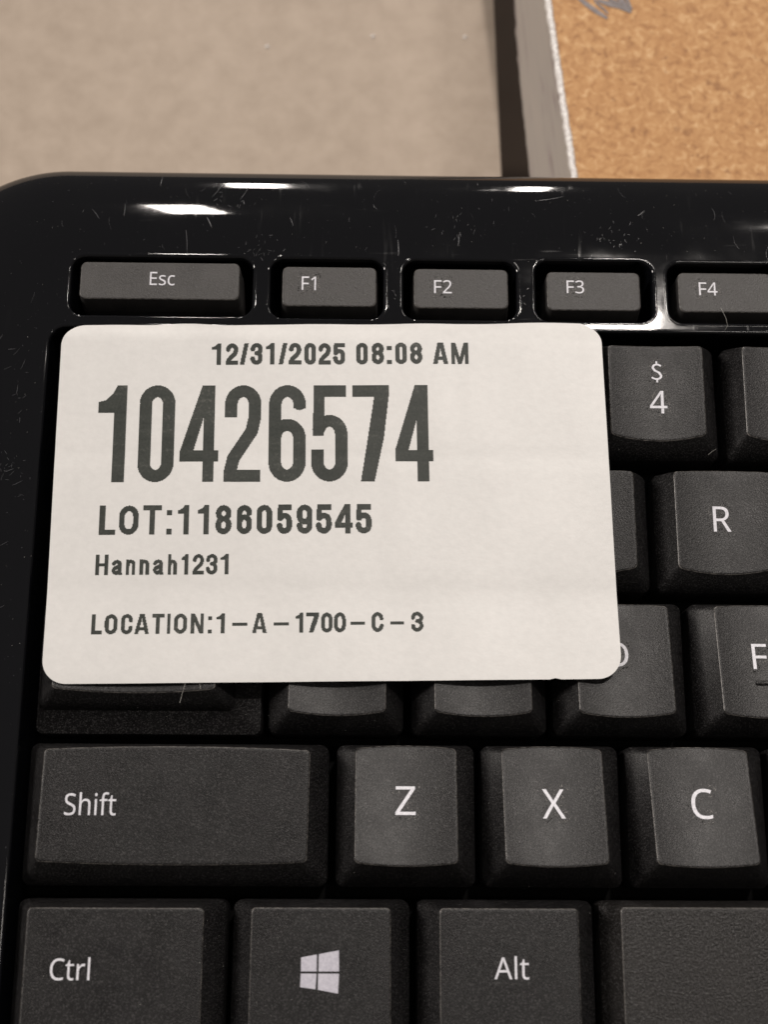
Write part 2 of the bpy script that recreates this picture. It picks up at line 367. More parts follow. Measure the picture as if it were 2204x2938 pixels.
    'X': ([0,0,332,521,21,1000,161,1000,406,608,653,1000,786,1000,476,524,810,0,667,0,402,434,133,0],
        [1,3,2,1,4,3,4,6,5,4,7,6,1,7,4,1,8,7,0,10,1,10,8,1,0,11,10,9,8,10]),
    'C': ([459,-14,363,-7,278,14,204,49,142,97,91,157,51,228,23,310,6,401,0,501,6,598,25,687,55,768,98,840,152,900,218,949,296,985,383,1007,480,1014,531,1012,581,1007,629,999,675,987,717,972,756,955,706,849,674,862,640,875,603,887,564,896,523,901,479,903,411,898,350,882,295,855,247,818,207,772,175,716,152,652,138,580,133,500,137,421,150,350,172,286,201,230,240,183,286,146,342,118,405,102,478,97,521,98,562,102,602,108,641,116,679,125,717,136,717,27,679,14,641,4,602,-4,559,-10,512,-13],
        [17,19,18,17,20,19,17,21,20,16,21,17,16,22,21,16,23,22,15,23,16,15,24,23,15,29,24,29,28,24,28,27,24,27,26,24,26,25,24,14,31,15,31,30,15,30,29,15,14,32,31,13,32,14,13,33,32,13,34,33,13,35,34,12,35,13,12,36,35,12,37,36,11,37,12,11,38,37,10,38,11,10,39,38,9,39,10,9,40,39,8,40,9,8,41,40,8,42,41,7,42,8,7,43,42,6,43,7,6,44,43,6,45,44,5,45,6,5,46,45,4,46,5,4,47,46,54,56,55,53,56,54,4,48,47,52,56,53,51,56,52,4,49,48,50,56,51,49,56,50,3,49,4,3,56,49,2,56,3,2,57,56,1,57,2,1,58,57,1,59,58,1,60,59,0,60,1,0,61,60]),
    'Shift': ([2755,-14,2717,-12,2681,-5,2646,6,2615,23,2588,47,2566,77,2549,115,2538,162,2535,218,2535,655,2429,655,2429,714,2536,763,2585,923,2658,923,2658,751,2875,751,2875,655,2658,655,2658,221,2662,180,2673,146,2691,120,2715,101,2743,90,2776,87,2795,87,2814,89,2833,92,2852,95,2868,99,2881,102,2881,8,2866,2,2847,-3,2825,-8,2801,-11,2778,-13,2077,0,2077,655,1945,655,1945,713,2077,755,2077,798,2084,886,2106,956,2141,1008,2190,1043,2250,1064,2321,1071,2350,1071,2377,1068,2403,1064,2426,1058,2447,1053,2466,1046,2434,950,2418,954,2401,959,2382,964,2363,967,2343,970,2322,971,2285,966,2254,952,2230,929,2214,897,2204,853,2200,800,2200,751,2389,751,2389,655,2200,655,2200,0,1745,875,1726,878,1708,884,1693,895,1682,910,1675,930,1672,954,1675,978,1682,998,1693,1013,1708,1024,1726,1030,1745,1032,1763,1030,1780,1024,1795,1013,1807,998,1814,978,1817,954,1814,930,1807,910,1795,895,1780,884,1763,878,1682,0,1682,751,1805,751,1805,0,817,0,817,1064,940,1064,940,752,940,734,939,716,938,697,936,679,935,663,933,647,941,647,958,672,979,693,1001,711,1027,727,1054,740,1083,750,1113,757,1144,762,1175,763,1232,760,1283,751,1327,735,1364,712,1395,682,1419,646,1436,601,1446,549,1450,489,1450,0,1328,0,1328,480,1323,536,1310,581,1287,616,1255,641,1212,656,1160,661,1084,653,1027,630,987,590,961,536,945,469,940,388,940,0,275,-14,238,-13,202,-12,167,-8,134,-4,103,1,74,8,47,15,23,24,0,34,0,154,36,140,78,126,125,113,176,103,227,97,280,95,327,97,369,104,405,115,436,130,461,148,480,171,494,197,503,225,506,256,503,287,496,315,485,339,467,361,443,382,412,401,374,421,327,441,270,462,216,484,169,507,127,532,92,560,64,592,41,627,25,666,16,710,13,759,17,810,31,855,53,896,84,931,121,960,166,983,216,1000,272,1011,332,1014,385,1012,436,1007,483,999,528,987,569,974,608,958,569,850,533,864,495,877,456,888,415,897,372,902,329,903,289,901,254,895,224,885,198,871,177,854,161,834,149,811,142,785,140,758,142,726,149,698,161,674,178,652,201,632,230,613,265,595,308,576,359,556,414,534,464,511,508,487,545,460,576,431,600,398,618,360,628,317,632,268,627,211,612,160,588,116,555,77,514,45,464,20,407,1,344,-10],
        [13,15,14,13,16,15,12,16,13,12,17,16,12,18,17,11,18,12,10,18,11,9,19,10,19,18,10,9,20,19,9,21,20,8,21,9,8,22,21,7,22,8,7,23,22,7,24,23,6,24,7,31,33,32,6,25,24,30,33,31,29,33,30,28,33,29,6,26,25,27,33,28,26,33,27,6,33,26,5,33,6,4,33,5,3,33,4,3,34,33,2,34,3,2,35,34,2,36,35,1,36,2,1,37,36,1,38,37,0,38,1,49,51,50,49,52,51,49,53,52,48,53,49,48,54,53,48,55,54,48,56,55,48,57,56,47,61,48,61,60,48,60,59,48,59,58,48,58,57,48,46,63,47,63,62,47,62,61,47,46,64,63,46,65,64,45,65,46,45,66,65,45,67,66,45,68,67,44,68,45,44,69,68,44,70,69,43,70,44,42,70,43,42,71,70,42,72,71,41,72,42,40,72,41,39,73,40,73,72,40,39,74,73,99,101,100,99,102,101,86,88,87,85,88,86,85,89,88,84,89,85,84,90,89,83,90,84,83,91,90,82,91,83,82,92,91,81,92,82,81,93,92,80,93,81,80,94,93,79,94,80,79,95,94,78,95,79,78,96,95,77,96,78,77,97,96,77,98,97,76,98,77,76,75,98,103,105,104,103,106,105,121,123,122,120,123,121,120,124,123,119,124,120,103,107,106,119,125,124,118,125,119,117,125,118,117,126,125,103,108,107,116,126,117,103,109,108,116,127,126,115,127,116,103,110,109,114,127,115,114,140,127,140,128,127,103,111,110,113,140,114,103,112,111,113,141,140,139,128,140,138,128,139,113,142,141,103,113,112,103,144,113,144,143,113,143,142,113,138,129,128,137,129,138,136,129,137,136,130,129,135,130,136,135,131,130,103,145,144,134,131,135,134,132,131,133,132,134,103,146,145,103,147,146,199,201,200,199,202,201,198,202,199,198,203,202,197,203,198,197,204,203,197,205,204,196,205,197,196,206,205,195,206,196,195,212,206,212,211,206,211,210,206,210,209,206,209,208,206,208,207,206,194,213,195,213,212,195,194,214,213,194,215,214,193,215,194,193,216,215,193,217,216,193,218,217,192,218,193,192,219,218,192,220,219,192,221,220,191,221,192,191,222,221,190,222,191,190,223,222,190,224,223,189,224,190,189,225,224,189,226,225,188,226,189,188,227,226,188,228,227,187,228,188,187,229,228,187,230,229,186,230,187,186,231,230,185,231,186,185,232,231,185,233,232,184,233,185,184,234,233,183,234,184,183,235,234,182,235,183,181,235,182,181,236,235,180,236,181,180,237,236,179,237,180,178,237,179,178,238,237,177,238,178,176,238,177,176,239,238,175,239,176,175,240,239,174,240,175,173,240,174,173,241,240,172,241,173,171,241,172,171,242,241,170,242,171,169,242,170,169,243,242,157,159,158,168,243,169,157,160,159,167,243,168,157,161,160,167,244,243,166,244,167,157,162,161,165,244,166,157,163,162,164,244,165,157,164,163,157,244,164,157,245,244,157,246,245,156,246,157,155,246,156,155,247,246,154,247,155,153,247,154,152,247,153,152,248,247,151,248,152,150,248,151,150,148,248,149,148,150]),
    'Ctrl': ([2003,0,2003,1064,2126,1064,2126,0,1424,0,1424,751,1525,751,1539,613,1545,613,1571,653,1603,688,1639,720,1679,745,1725,760,1775,765,1789,764,1804,764,1820,763,1836,761,1850,759,1863,756,1847,643,1835,646,1822,648,1807,650,1793,651,1779,652,1766,653,1729,649,1693,639,1658,621,1627,597,1600,568,1578,533,1561,493,1551,449,1548,401,1548,0,1148,-14,1110,-12,1074,-5,1040,6,1009,23,982,47,959,77,942,115,932,162,929,218,929,655,822,655,822,714,930,763,979,923,1052,923,1052,751,1269,751,1269,655,1052,655,1052,221,1055,180,1066,146,1085,120,1109,101,1137,90,1169,87,1188,87,1207,89,1227,92,1245,95,1261,99,1275,102,1275,8,1260,2,1241,-3,1218,-8,1195,-11,1171,-13,459,-14,363,-7,278,14,204,49,142,97,91,157,51,228,23,310,6,401,0,501,6,598,25,687,55,768,98,840,152,900,218,949,296,985,383,1007,480,1014,531,1012,581,1007,629,999,675,987,717,972,756,955,706,849,674,862,640,875,603,887,564,896,523,901,479,903,411,898,350,882,295,855,247,818,207,772,175,716,152,652,138,580,133,500,137,421,150,350,172,286,201,230,240,183,286,146,342,118,405,102,478,97,521,98,562,102,602,108,641,116,679,125,717,136,717,27,679,14,641,4,602,-4,559,-10,512,-13],
        [0,2,1,0,3,2,13,15,14,13,16,15,13,17,16,13,18,17,13,19,18,12,19,13,12,20,19,12,21,20,4,6,5,4,7,6,11,21,12,10,22,11,22,21,11,9,27,10,27,26,10,26,25,10,25,24,10,24,23,10,23,22,10,8,28,9,28,27,9,8,29,28,8,30,29,8,31,30,4,8,7,4,34,8,34,33,8,33,32,8,32,31,8,4,35,34,4,36,35,4,37,36,51,53,52,51,54,53,50,54,51,50,55,54,50,56,55,49,56,50,48,56,49,47,57,48,57,56,48,47,58,57,47,59,58,46,59,47,46,60,59,45,60,46,45,61,60,45,62,61,44,62,45,69,71,70,44,63,62,68,71,69,67,71,68,66,71,67,44,64,63,65,71,66,64,71,65,44,71,64,43,71,44,42,71,43,41,71,42,41,72,71,40,72,41,40,73,72,40,74,73,39,74,40,39,75,74,39,76,75,38,76,39,94,96,95,94,97,96,94,98,97,93,98,94,93,99,98,93,100,99,92,100,93,92,101,100,92,106,101,106,105,101,105,104,101,104,103,101,103,102,101,91,108,92,108,107,92,107,106,92,91,109,108,90,109,91,90,110,109,90,111,110,90,112,111,89,112,90,89,113,112,89,114,113,88,114,89,88,115,114,87,115,88,87,116,115,86,116,87,86,117,116,85,117,86,85,118,117,85,119,118,84,119,85,84,120,119,83,120,84,83,121,120,83,122,121,82,122,83,82,123,122,81,123,82,81,124,123,131,133,132,130,133,131,81,125,124,129,133,130,128,133,129,81,126,125,127,133,128,126,133,127,80,126,81,80,133,126,79,133,80,79,134,133,78,134,79,78,135,134,78,136,135,78,137,136,77,137,78,77,138,137]),
    'Alt': ([1605,-14,1567,-12,1531,-5,1496,6,1465,23,1439,47,1416,77,1399,115,1389,162,1385,218,1385,655,1279,655,1279,714,1387,763,1436,923,1508,923,1508,751,1725,751,1725,655,1508,655,1508,221,1512,180,1523,146,1541,120,1565,101,1594,90,1626,87,1645,87,1664,89,1683,92,1702,95,1718,99,1731,102,1731,8,1716,2,1697,-3,1675,-8,1651,-11,1628,-13,1014,0,1014,1064,1137,1064,1137,0,0,0,391,1004,504,1004,894,0,763,0,643,310,246,310,127,0,289,422,605,422,493,724,490,734,485,747,479,765,473,785,466,805,460,826,454,845,450,861,445,874,441,855,436,836,431,817,426,799,420,781,415,765,410,750,406,736,402,724],
        [13,15,14,13,16,15,12,16,13,12,17,16,12,18,17,11,18,12,10,18,11,9,19,10,19,18,10,9,20,19,9,21,20,8,21,9,8,22,21,7,22,8,7,23,22,7,24,23,6,24,7,31,33,32,6,25,24,30,33,31,29,33,30,28,33,29,6,26,25,27,33,28,26,33,27,6,33,26,5,33,6,4,33,5,3,33,4,3,34,33,2,34,3,2,35,34,2,36,35,1,36,2,1,37,36,1,38,37,0,38,1,39,41,40,39,42,41,43,45,44,43,62,45,62,46,45,43,63,62,61,46,62,60,46,61,43,64,63,59,46,60,43,65,64,58,46,59,43,66,65,57,46,58,43,67,66,56,46,57,43,68,67,43,69,68,55,46,56,43,70,69,54,46,55,43,71,70,53,46,54,43,51,71,52,46,53,43,49,51,49,52,51,49,48,52,48,46,52,43,50,49,47,46,48]),
}

# ------------------------------------------------------------------ keyboard
keyboard = bpy.data.objects.new("keyboard", None)
COL.objects.link(keyboard)
ORG = (60.0, -30.0, -20.0)
keyboard.location = tuple(c * MM for c in ORG)
keyboard["org"] = ORG
keyboard["label"] = "black computer keyboard with glossy scuffed bezel and charcoal keys under the white label"
keyboard["category"] = "keyboard"

# --- casing: glossy deck with pockets and a well
X0, X1, Y0, Y1, RO = -31.0, 178.0, -112.0, 34.15, 22.0
ROLL = 15.1
def sd_rr(x, y, x0, x1, y0, y1, r):
    """signed distance, positive inside a rounded rect"""
    cx, cy = (x0 + x1) / 2, (y0 + y1) / 2
    qx, qy = abs(x - cx) - ((x1 - x0) / 2 - r), abs(y - cy) - ((y1 - y0) / 2 - r)
    return -(math.hypot(max(qx, 0), max(qy, 0)) + min(max(qx, qy), 0) - r)

HOLES = [(-6.8, 19.2, 8.95, 17.95), (21.8, 38.0, 8.8, 17.95), (40.9, 57.2, 8.8, 17.9), (60.0, 76.9, 8.75, 18.1), (79.2, 95.9, 8.7, 17.9)]
HOLES += [(106.0, 122.5, 8.7, 17.9), (125.5, 142.0, 8.7, 17.9), (145.0, 161.5, 8.7, 17.9)]
HOLE_R = 1.9
WELL = (-9.25, 156.0, -92.0, 7.0)
WELL_R = 2.4
BEAD = 0.10
def deck_z(x, y):
    s = sd_rr(x, y, X0, X1, Y0, Y1, RO)
    t = min(max((ROLL - s) / ROLL, 0.0), 1.0)
    z = 3.0 - 5.0 * (1 - math.sqrt(max(0.0, 1 - t * t)))
    return z

def rr_pts(x0, x1, y0, y1, r, off=0.0, nc=8, step=1.6):
    """outline of a rounded rectangle grown by off"""
    x0 -= off; x1 += off; y0 -= off; y1 += off; r = max(r + off, 0.05)
    pts = []
    def side(a, bb):
        L = math.hypot(bb[0] - a[0], bb[1] - a[1]); n = max(1, int(round(L / step)))
        for i in range(n):
            pts.append((a[0] + (bb[0] - a[0]) * i / n, a[1] + (bb[1] - a[1]) * i / n))
    def corner(cx, cy, a0):
        for i in range(nc):
            a = a0 + math.pi / 2 * i / nc
            pts.append((cx + r * math.cos(a), cy + r * math.sin(a)))
    side((x0 + r, y0), (x1 - r, y0)); corner(x1 - r, y0 + r, -math.pi / 2)
    side((x1, y0 + r), (x1, y1 - r)); corner(x1 - r, y1 - r, 0)
    side((x1 - r, y1), (x0 + r, y1)); corner(x0 + r, y1 - r, math.pi / 2)
    side((x0, y1 - r), (x0, y0 + r)); corner(x0 + r, y0 + r, math.pi)
    return pts

def build_casing():
    LIP = 0.62          # width of the rounded lip round each opening
    co, edges = [], []
    def add_loop(pts):
        s = len(co)
        co.extend(pts)
        edges.extend((s + i, s + (i + 1) % len(pts)) for i in range(len(pts)))
        return list(range(s, s + len(pts)))
    openings = [(h, HOLE_R) for h in HOLES] + [(WELL, WELL_R)]
    rims = []
    for (x0, x1, y0, y1), r in openings:
        base = dict(nc=10, step=0.8 if x1 - x0 < 100 else 1.5)
        rims.append(add_loop(rr_pts(x0, x1, y0, y1, r, LIP, **base)))
    sds = [0.0, 0.02, 0.08, 0.18, 0.34, 0.55, 0.85, 1.2, 1.65, 2.2, 2.9, 3.8, 4.8, 6.0, 7.4, 9.0, 10.8, 12.6, 14.2, 15.1]
    outer = None
    for s in sds:
        L = rr_pts(X0, X1, Y0, Y1, RO, -s, nc=28, step=2.0)
        ids = add_loop(L)
        if outer is None:
            outer = ids
    # interior points
    random.seed(3)
    y = Y0 + ROLL + 1.0
    while y < Y1 - ROLL - 0.5:
        x = X0 + ROLL + 1.0
        while x < X1 - ROLL:
            if all(sd_rr(x, y, *h, r) < -(LIP + 0.7) for h, r in openings):
                co.append((x, y))
            x += 1.9
        y += 1.9
    vs, es, fs, ov, oe, of = delaunay_2d_cdt([Vector(c) for c in co], edges, [], 0, 1e-5)
    inv = {}
    for i, orig in enumerate(ov):
        for q in orig:
            inv[q] = i
    verts = [(p.x, p.y, deck_z(p.x, p.y)) for p in vs]
    faces = []
    for f in fs:
        cx = sum(vs[i].x for i in f) / len(f); cy = sum(vs[i].y for i in f) / len(f)
        if sd_rr(cx, cy, X0, X1, Y0, Y1, RO) < 1e-4:
            continue
        if any(sd_rr(cx, cy, h[0] - LIP, h[1] + LIP, h[2] - LIP, h[3] + LIP, r + LIP) > 1e-4 for h, r in openings):
            continue
        faces.append(tuple(f))
    ndeck = len(verts)
    # rounded lips and walls of the openings
    for k, ((x0, x1, y0, y1), r) in enumerate(openings):
        base = dict(nc=10, step=0.8 if x1 - x0 < 100 else 1.5)
        ref = rr_pts(x0, x1, y0, y1, r, LIP, **base)
        prev = [inv[i] for i in rims[k]]
        cnt = [len(rr_pts(x0, x1, y0, y1, r, LIP, **base))]
        prof = [(LIP * 0.86, 0.03), (LIP * 0.62, 0.05), (LIP * 0.36, 0.0), (LIP * 0.14, -0.14), (0.02, -0.36), (0.0, -0.6), (0.0, -1.2), (-0.1, -10.2)]
        for off, dz in prof:
            # same count as the rim: move rim points along the offset direction
            L = rr_same(x0, x1, y0, y1, r, off, LIP, base)
            s = len(verts)
            for (x, y), (rx, ry) in zip(L, ref):
                verts.append((x, y, deck_z(rx, ry) + dz))
            n = len(L)
            for i in range(n):
                j = (i + 1) % n
                faces.append((prev[j], prev[i], s + i, s + j))
            prev = list(range(s, s + n))
    # outer side wall
    prev = [inv[i] for i in outer]
    L = rr_pts(X0, X1, Y0, Y1, RO, 0.0, nc=28, step=2.0)
    for off, z in ((-0.02, -2.6), (-0.15, -6.0), (-2.0, -17.0), (-3.5, -19.5)):
        s = len(verts)
        cx, cy = (X0 + X1) / 2, (Y0 + Y1) / 2
        kx, ky = ((X1 - X0) / 2 + off) / ((X1 - X0) / 2), ((Y1 - Y0) / 2 + off) / ((Y1 - Y0) / 2)
        for x, y in L:
            verts.append((cx + (x - cx) * kx, cy + (y - cy) * ky, z))
        n = len(L)
        for i in range(n):
            j = (i + 1) % n
            faces.append((prev[i], s + i, s + j, prev[j]))
        prev = list(range(s, s + n))
    faces.append(tuple(prev))
    o = mesh_obj("casing", verts, faces, M_CASE, (60, -30, 0), keyboard)
    # exact normals for the curved deck so that reflections stay clean
    nor = []
    e = 0.02
    for i, (x, y, z) in enumerate(verts):
        if i < ndeck and sd_rr(x, y, X0, X1, Y0, Y1, RO) > 0.1:
            dx = (deck_z(x + e, y) - deck_z(x - e, y)) / (2 * e)
            dy = (deck_z(x, y + e) - deck_z(x, y - e)) / (2 * e)
            nor.append(Vector((-dx, -dy, 1)).normalized())
        else:
            nor.append(Vector((0, 0, 0)))
    bm = bmesh.new(); bm.from_mesh(o.data)
    bmesh.ops.recalc_face_normals(bm, faces=bm.faces); bm.to_mesh(o.data); bm.free()
    o.data.normals_split_custom_set_from_vertices(nor)
    return o

def rr_same(x0, x1, y0, y1, r, off, lip, base):
    """outline grown by off with the point count of the outline grown by lip"""
    R = max(r + lip, 0.05); r2 = max(r + off, 0.05)
    A = rr_pts(x0, x1, y0, y1, r, lip, **base)
    out = []
    for x, y in A:
        cx = min(max(x, x0 - lip + R), x1 + lip - R); cy = min(max(y, y0 - lip + R), y1 + lip - R)
        dx, dy = x - cx, y - cy
        k = r2 / R
        out.append((cx + dx * k, cy + dy * k))
    return out

casing = build_casing()

# black bed under the keys
def slab(name, x0, x1, y0, y1, z0, z1, m, parent=None, origin=None, kind=None, r=0.5):
    lo = [(x0 + u * (x1 - x0), y0 + v * (y1 - y0)) for u, v in rrect01(x1 - x0, y1 - y0, r)]
    loops = [[(x, y, z0) for x, y in lo], [(x, y, z1) for x, y in lo]]
    v, f = stack(loops)
    f.append(tuple(reversed(range(len(lo)))))
    return mesh_obj(name, v, f, m, origin or ((x0 + x1) / 2, (y0 + y1) / 2, z0), parent, smooth=False, kind=kind)
slab("key_bed", X0 + 6, X1 - 6, Y0 + 6, Y1 - 5, -10.5, -7.0, M_BED, keyboard)

# --- keys
class Key:
    """base: x0,x1,y0,y1 at z=0.  face: (xl,xr,y,z) rear and front."""
    def __init__(self, base, rear, front, dish=0.7, bowr=0.4, bowf=0.55, fr=0.55, m=None, cyl=True):
        self.base, self.rear, self.front = base, rear, front
        self.dish, self.bowr, self.bowf, self.fr, self.m = dish, bowr, bowf, fr, m or M_KEY
    def P(self, u, v, inset=0.0, drop=0.0):
        xl = self.front[0] + (self.rear[0] - self.front[0]) * v
        xr = self.front[1] + (self.rear[1] - self.front[1]) * v
        w = 4 * u * (1 - u)
        yf = self.front[2] - self.bowf * w; yr = self.rear[2] + self.bowr * w
        z = self.front[3] + (self.rear[3] - self.front[3]) * v - self.dish * w
        cx = (xl + xr) / 2; hx = (xr - xl) / 2 + inset
        x = cx + (2 * u - 1) * hx
        y = yf - inset + (yr - yf + 2 * inset) * v
        return (x, y, z - drop)
    def z(self, x, y):
        v = (y - self.front[2]) / (self.rear[2] - self.front[2])
        xl = self.front[0] + (self.rear[0] - self.front[0]) * v
        xr = self.front[1] + (self.rear[1] - self.front[1]) * v
        u = min(max((x - xl) / (xr - xl), 0), 1)
        return self.P(u, v)[2]
    def build(self, label=None):
        x0, x1, y0, y1 = self.base
        w, h = x1 - x0, y1 - y0
        fw, fh = self.rear[1] - self.rear[0], self.rear[2] - self.front[2]
        bp = rrect01(w, h, 1.1)
        fp = rrect01(fw, fh, self.fr)
        B = [(x0 + u * w, y0 + v * h, 0.0) for u, v in bp]
        F = [self.P(u, v, 0.11, 0.14) for u, v in fp]
        loops = [[(x, y, -6.0) for x, y, z in B], [(x, y, -0.35) for x, y, z in B],
                 [(x * 0.99 + 0.01 * (x0 + x1) / 2, y * 0.99 + 0.01 * (y0 + y1) / 2, 0.0) for x, y, z in B]]
        for t in (0.5, 0.94, 1.0):
            loops.append([tuple(a + (c - a) * t for a, c in zip(bb, f)) for bb, f in zip(B, F)])
        loops.append([self.P(u, v, 0.03, 0.02) for u, v in fp])
        for k in (0.985, 0.95, 0.88, 0.80, 0.71, 0.62, 0.53, 0.44, 0.35, 0.26, 0.17, 0.08):
            loops.append([self.P(0.5 + (u - 0.5) * k, 0.5 + (v - 0.5) * k) for u, v in fp])
        vv, ff = stack(loops)
        o = mesh_obj("key", vv, ff, self.m, ((x0 + x1) / 2, (y0 + y1) / 2, 0), keyboard)
        o.data.materials.append(M_RIM_HIGHLIGHT)
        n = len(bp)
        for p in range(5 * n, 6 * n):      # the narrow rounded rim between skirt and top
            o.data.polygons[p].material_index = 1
        if label:
            o["label"] = label
        self.obj = o
        return o

def place_glyph(key, text, box, name="legend", lift=0.05, m=None, halo=True):
    """box: left,right,top,bottom in mm"""
    vals, tri = GLYPHS[text]
    V = [(vals[i] / 1000, vals[i + 1] / 1000) for i in range(0, len(vals), 2)]
    xs = [p[0] for p in V]; ys = [p[1] for p in V]
    L, R, T, B = box
    top = 1.0 if text != '$' else max(ys)
    bot = 0.0 if text != '$' else min(ys)
    wv = max(xs) - min(xs)
    out = []
    for x, y in V:
        X = L + (x - min(xs)) / wv * (R - L)
        Y = B + (y - bot) / (top - bot) * (T - B)
        out.append((X, Y, key.z(X, Y) + lift))
    faces = [tuple(tri[i:i + 3]) for i in range(0, len(tri), 3)]
    o = mesh_obj(name, out, faces, m or M_LEG, ((L + R) / 2, (T + B) / 2, out[0][2]), key.obj, smooth=False)
    if halo:
        residue(key, [tuple(out[i][:2] for i in f) for f in faces], (L, R, T, B))
    return o

def seg_dist(p, a, c):
    dx, dy = c[0] - a[0], c[1] - a[1]
    L2 = dx * dx + dy * dy or 1e-9
    t = min(max(((p[0] - a[0]) * dx + (p[1] - a[1]) * dy) / L2, 0), 1)
    return math.hypot(p[0] - a[0] - t * dx, p[1] - a[1] - t * dy)

def residue(key, tris, box):
    """tiny raised grains left round a pad printed letter"""
    L, R, T, B = box
    rnd = random.Random(int(L * 100))
    vv, ff = [], []
    tries = 0
    while len(vv) < 5 * 85 and tries < 2500:
        tries += 1
        p = (rnd.uniform(L - 0.75, R + 0.75), rnd.uniform(B - 0.75, T + 0.75))
        d = min(min(seg_dist(p, t[0], t[1]), seg_dist(p, t[1], t[2]), seg_dist(p, t[2], t[0])) for t in tris)
        if not 0.20 < d < 0.62:
            continue
        r = rnd.uniform(0.045, 0.08)
        z = key.z(*p) + 0.025
        s = len(vv)
        vv += [(p[0] - r * 0.6, p[1] - r, z), (p[0] + r * 0.6, p[1] - r, z), (p[0] + r * 0.6, p[1] + r, z), (p[0] - r * 0.6, p[1] + r, z), (p[0], p[1], z + r * 0.9)]
        ff += [(s, s + 1, s + 4), (s + 1, s + 2, s + 4), (s + 2, s + 3, s + 4), (s + 3, s, s + 4)]
    mesh_obj("print_residue", vv, ff, M_RES, ((L + R) / 2, (T + B) / 2, 3), key.obj, smooth=False, kind="stuff")

def std(x, w, row, m=None, label=None, **kw):
    y1, y0, ry, rz, fy, fz, li, ri, dish, br, bf = ROWS[row]
    k = Key((x, x + w, y0, y1), (x + li, x + w - ri, ry, rz), (x + li + kw.pop('dl', 0), x + w - ri + kw.pop('dr', 0), fy, fz),
            kw.pop('dish', dish), kw.pop('br', br), kw.pop('bf', bf), m=m, **kw)
    k.build(label)
    return k

#        y1     y0      rear y  z    front y  z    insets   dish bowr bowf
ROWS = {
 'num': (5.9, -11.2,   4.6, 4.0,  -8.35, 3.6,  2.1, 2.6, 0.7, 0.15, 0.75),
 'qwe': (-13.2, -30.25, -13.95, 3.7, -27.4, 3.7, 2.3, 2.5, 0.7, 0.35, 0.75),
 'asd': (-31.75, -49.8, -32.7, 2.6, -47.1, 4.6, 3.0, 2.5, 0.7, 0.35, 0.55),
 'zxc': (-51.15, -69.3, -51.9, 2.3, -66.2, 5.6, 2.6, 2.6, 0.7, 0.45, 0.45),
 'ctl': (-70.9, -89.1, -72.0, 4.0, -86.6, 4.0, 2.5, 2.5, 0.0, 0.0, 0.1),
}
LEG = {'Esc': (4.45, 8.03, 15.62, 13.59), 'F1': (26.27, 28.32, 15.18, 13.08), 'F2': (45.34, 47.88, 14.83, 12.81), 'F3': (64.48, 67.0, 15.01, 13.05),
       'F4': (83.64, 86.33, 14.95, 12.95), '$': (76.0, 77.59, 2.57, -0.58), '4': (75.64, 78.1, -1.86, -5.16), 'R': (83.56, 86.0, -18.66, -22.23),
       'F': (87.69, 89.7, -37.67, -41.13), 'D': (68.4, 71.05, -37.55, -40.95), 'Z': (39.88, 42.51, -56.68, -60.34), 'X': (58.9, 61.89, -56.96, -60.69),
       'C': (78.31, 81.09, -56.84, -60.63), 'Shift': (-2.55, 4.02, -57.87, -60.56), 'Ctrl': (-2.95, 2.0, -77.95, -80.47), 'Alt': (52.26, 56.6, -77.64, -80.21)}

# number row
std(-7.6, 17.1, 'num')
for x in (10.6, 29.7, 48.8):
    std(x, 18.1, 'num')
k = std(67.9, 17.9, 'num', label="key printed with a dollar sign above 4")
place_glyph(k, '$', LEG['$']); place_glyph(k, '4', LEG['4'])
for x in (86.95, 106.05, 125.1):
    std(x, 18.0, 'num')
# top letter row
std(-7.6, 25.4, 'qwe')
for x in (18.8, 37.9, 57.0):
    std(x, 18.1, 'qwe')
k = std(76.1, 18.1, 'qwe', label="key printed with the letter R")
place_glyph(k, 'R', LEG['R'])
for x in (95.2, 114.3, 133.4):
    std(x, 18.1, 'qwe')
# caps lock: a raised cap on a lower plate
def caps():
    plate = rrect01(29.7, 17.9, 0.9)
    px0, py0 = -7.65, -50.0
    B = [(px0 + u * 29.7, py0 + v * 17.9) for u, v in plate]
    c = (px0 + 14.85, py0 + 8.95)
    loops = [[(x, y, -6.0) for x, y in B], [(x, y, 0.85) for x, y in B],
             [(x * 0.995 + c[0] * 0.005, y * 0.995 + c[1] * 0.005, 1.0) for x, y in B]]
    rb = [(-7.45 + u * 26.0, -46.9 + v * 14.6) for u, v in rrect01(26.0, 14.6, 1.0)]
    loops.append([(x, y, 1.0) for x, y in rb])
    loops.append([(x, y, 1.1) for x, y in rb])
    kk = Key((-7.45, 18.55, -46.9, -32.3), (-5.0, 16.1, -32.9, 2.9), (-5.0, 16.1, -44.35, 4.7), 0.6, 0.2, 0.5)
    fp = rrect01(21.1, 11.5, 0.55)
    F = [kk.P(u, v, 0.13, 0.15) for u, v in fp]
    Bz = [(x, y, 1.1) for x, y in rb]
    for t in (0.5, 0.94, 1.0):
        loops.append([tuple(a + (cc - a) * t for a, cc in zip(bb, f)) for bb, f in zip(Bz, F)])
    loops.append([kk.P(u, v, 0.03, 0.02) for u, v in fp])
    for s in (0.985, 0.95, 0.88, 0.80, 0.71, 0.62, 0.53, 0.44, 0.35, 0.26, 0.17, 0.08):
        loops.append([kk.P(0.5 + (u - 0.5) * s, 0.5 + (v - 0.5) * s) for u, v in fp])
    vv, ff = stack(loops)
    o = mesh_obj("key", vv, ff, M_KEY, (7.2, -41, 0), keyboard)
    o.data.materials.append(M_RIM_HIGHLIGHT)
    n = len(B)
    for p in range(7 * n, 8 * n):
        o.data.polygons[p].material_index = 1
    o["label"] = "wide stepped key left of the home row, mostly under the sticker"
caps()
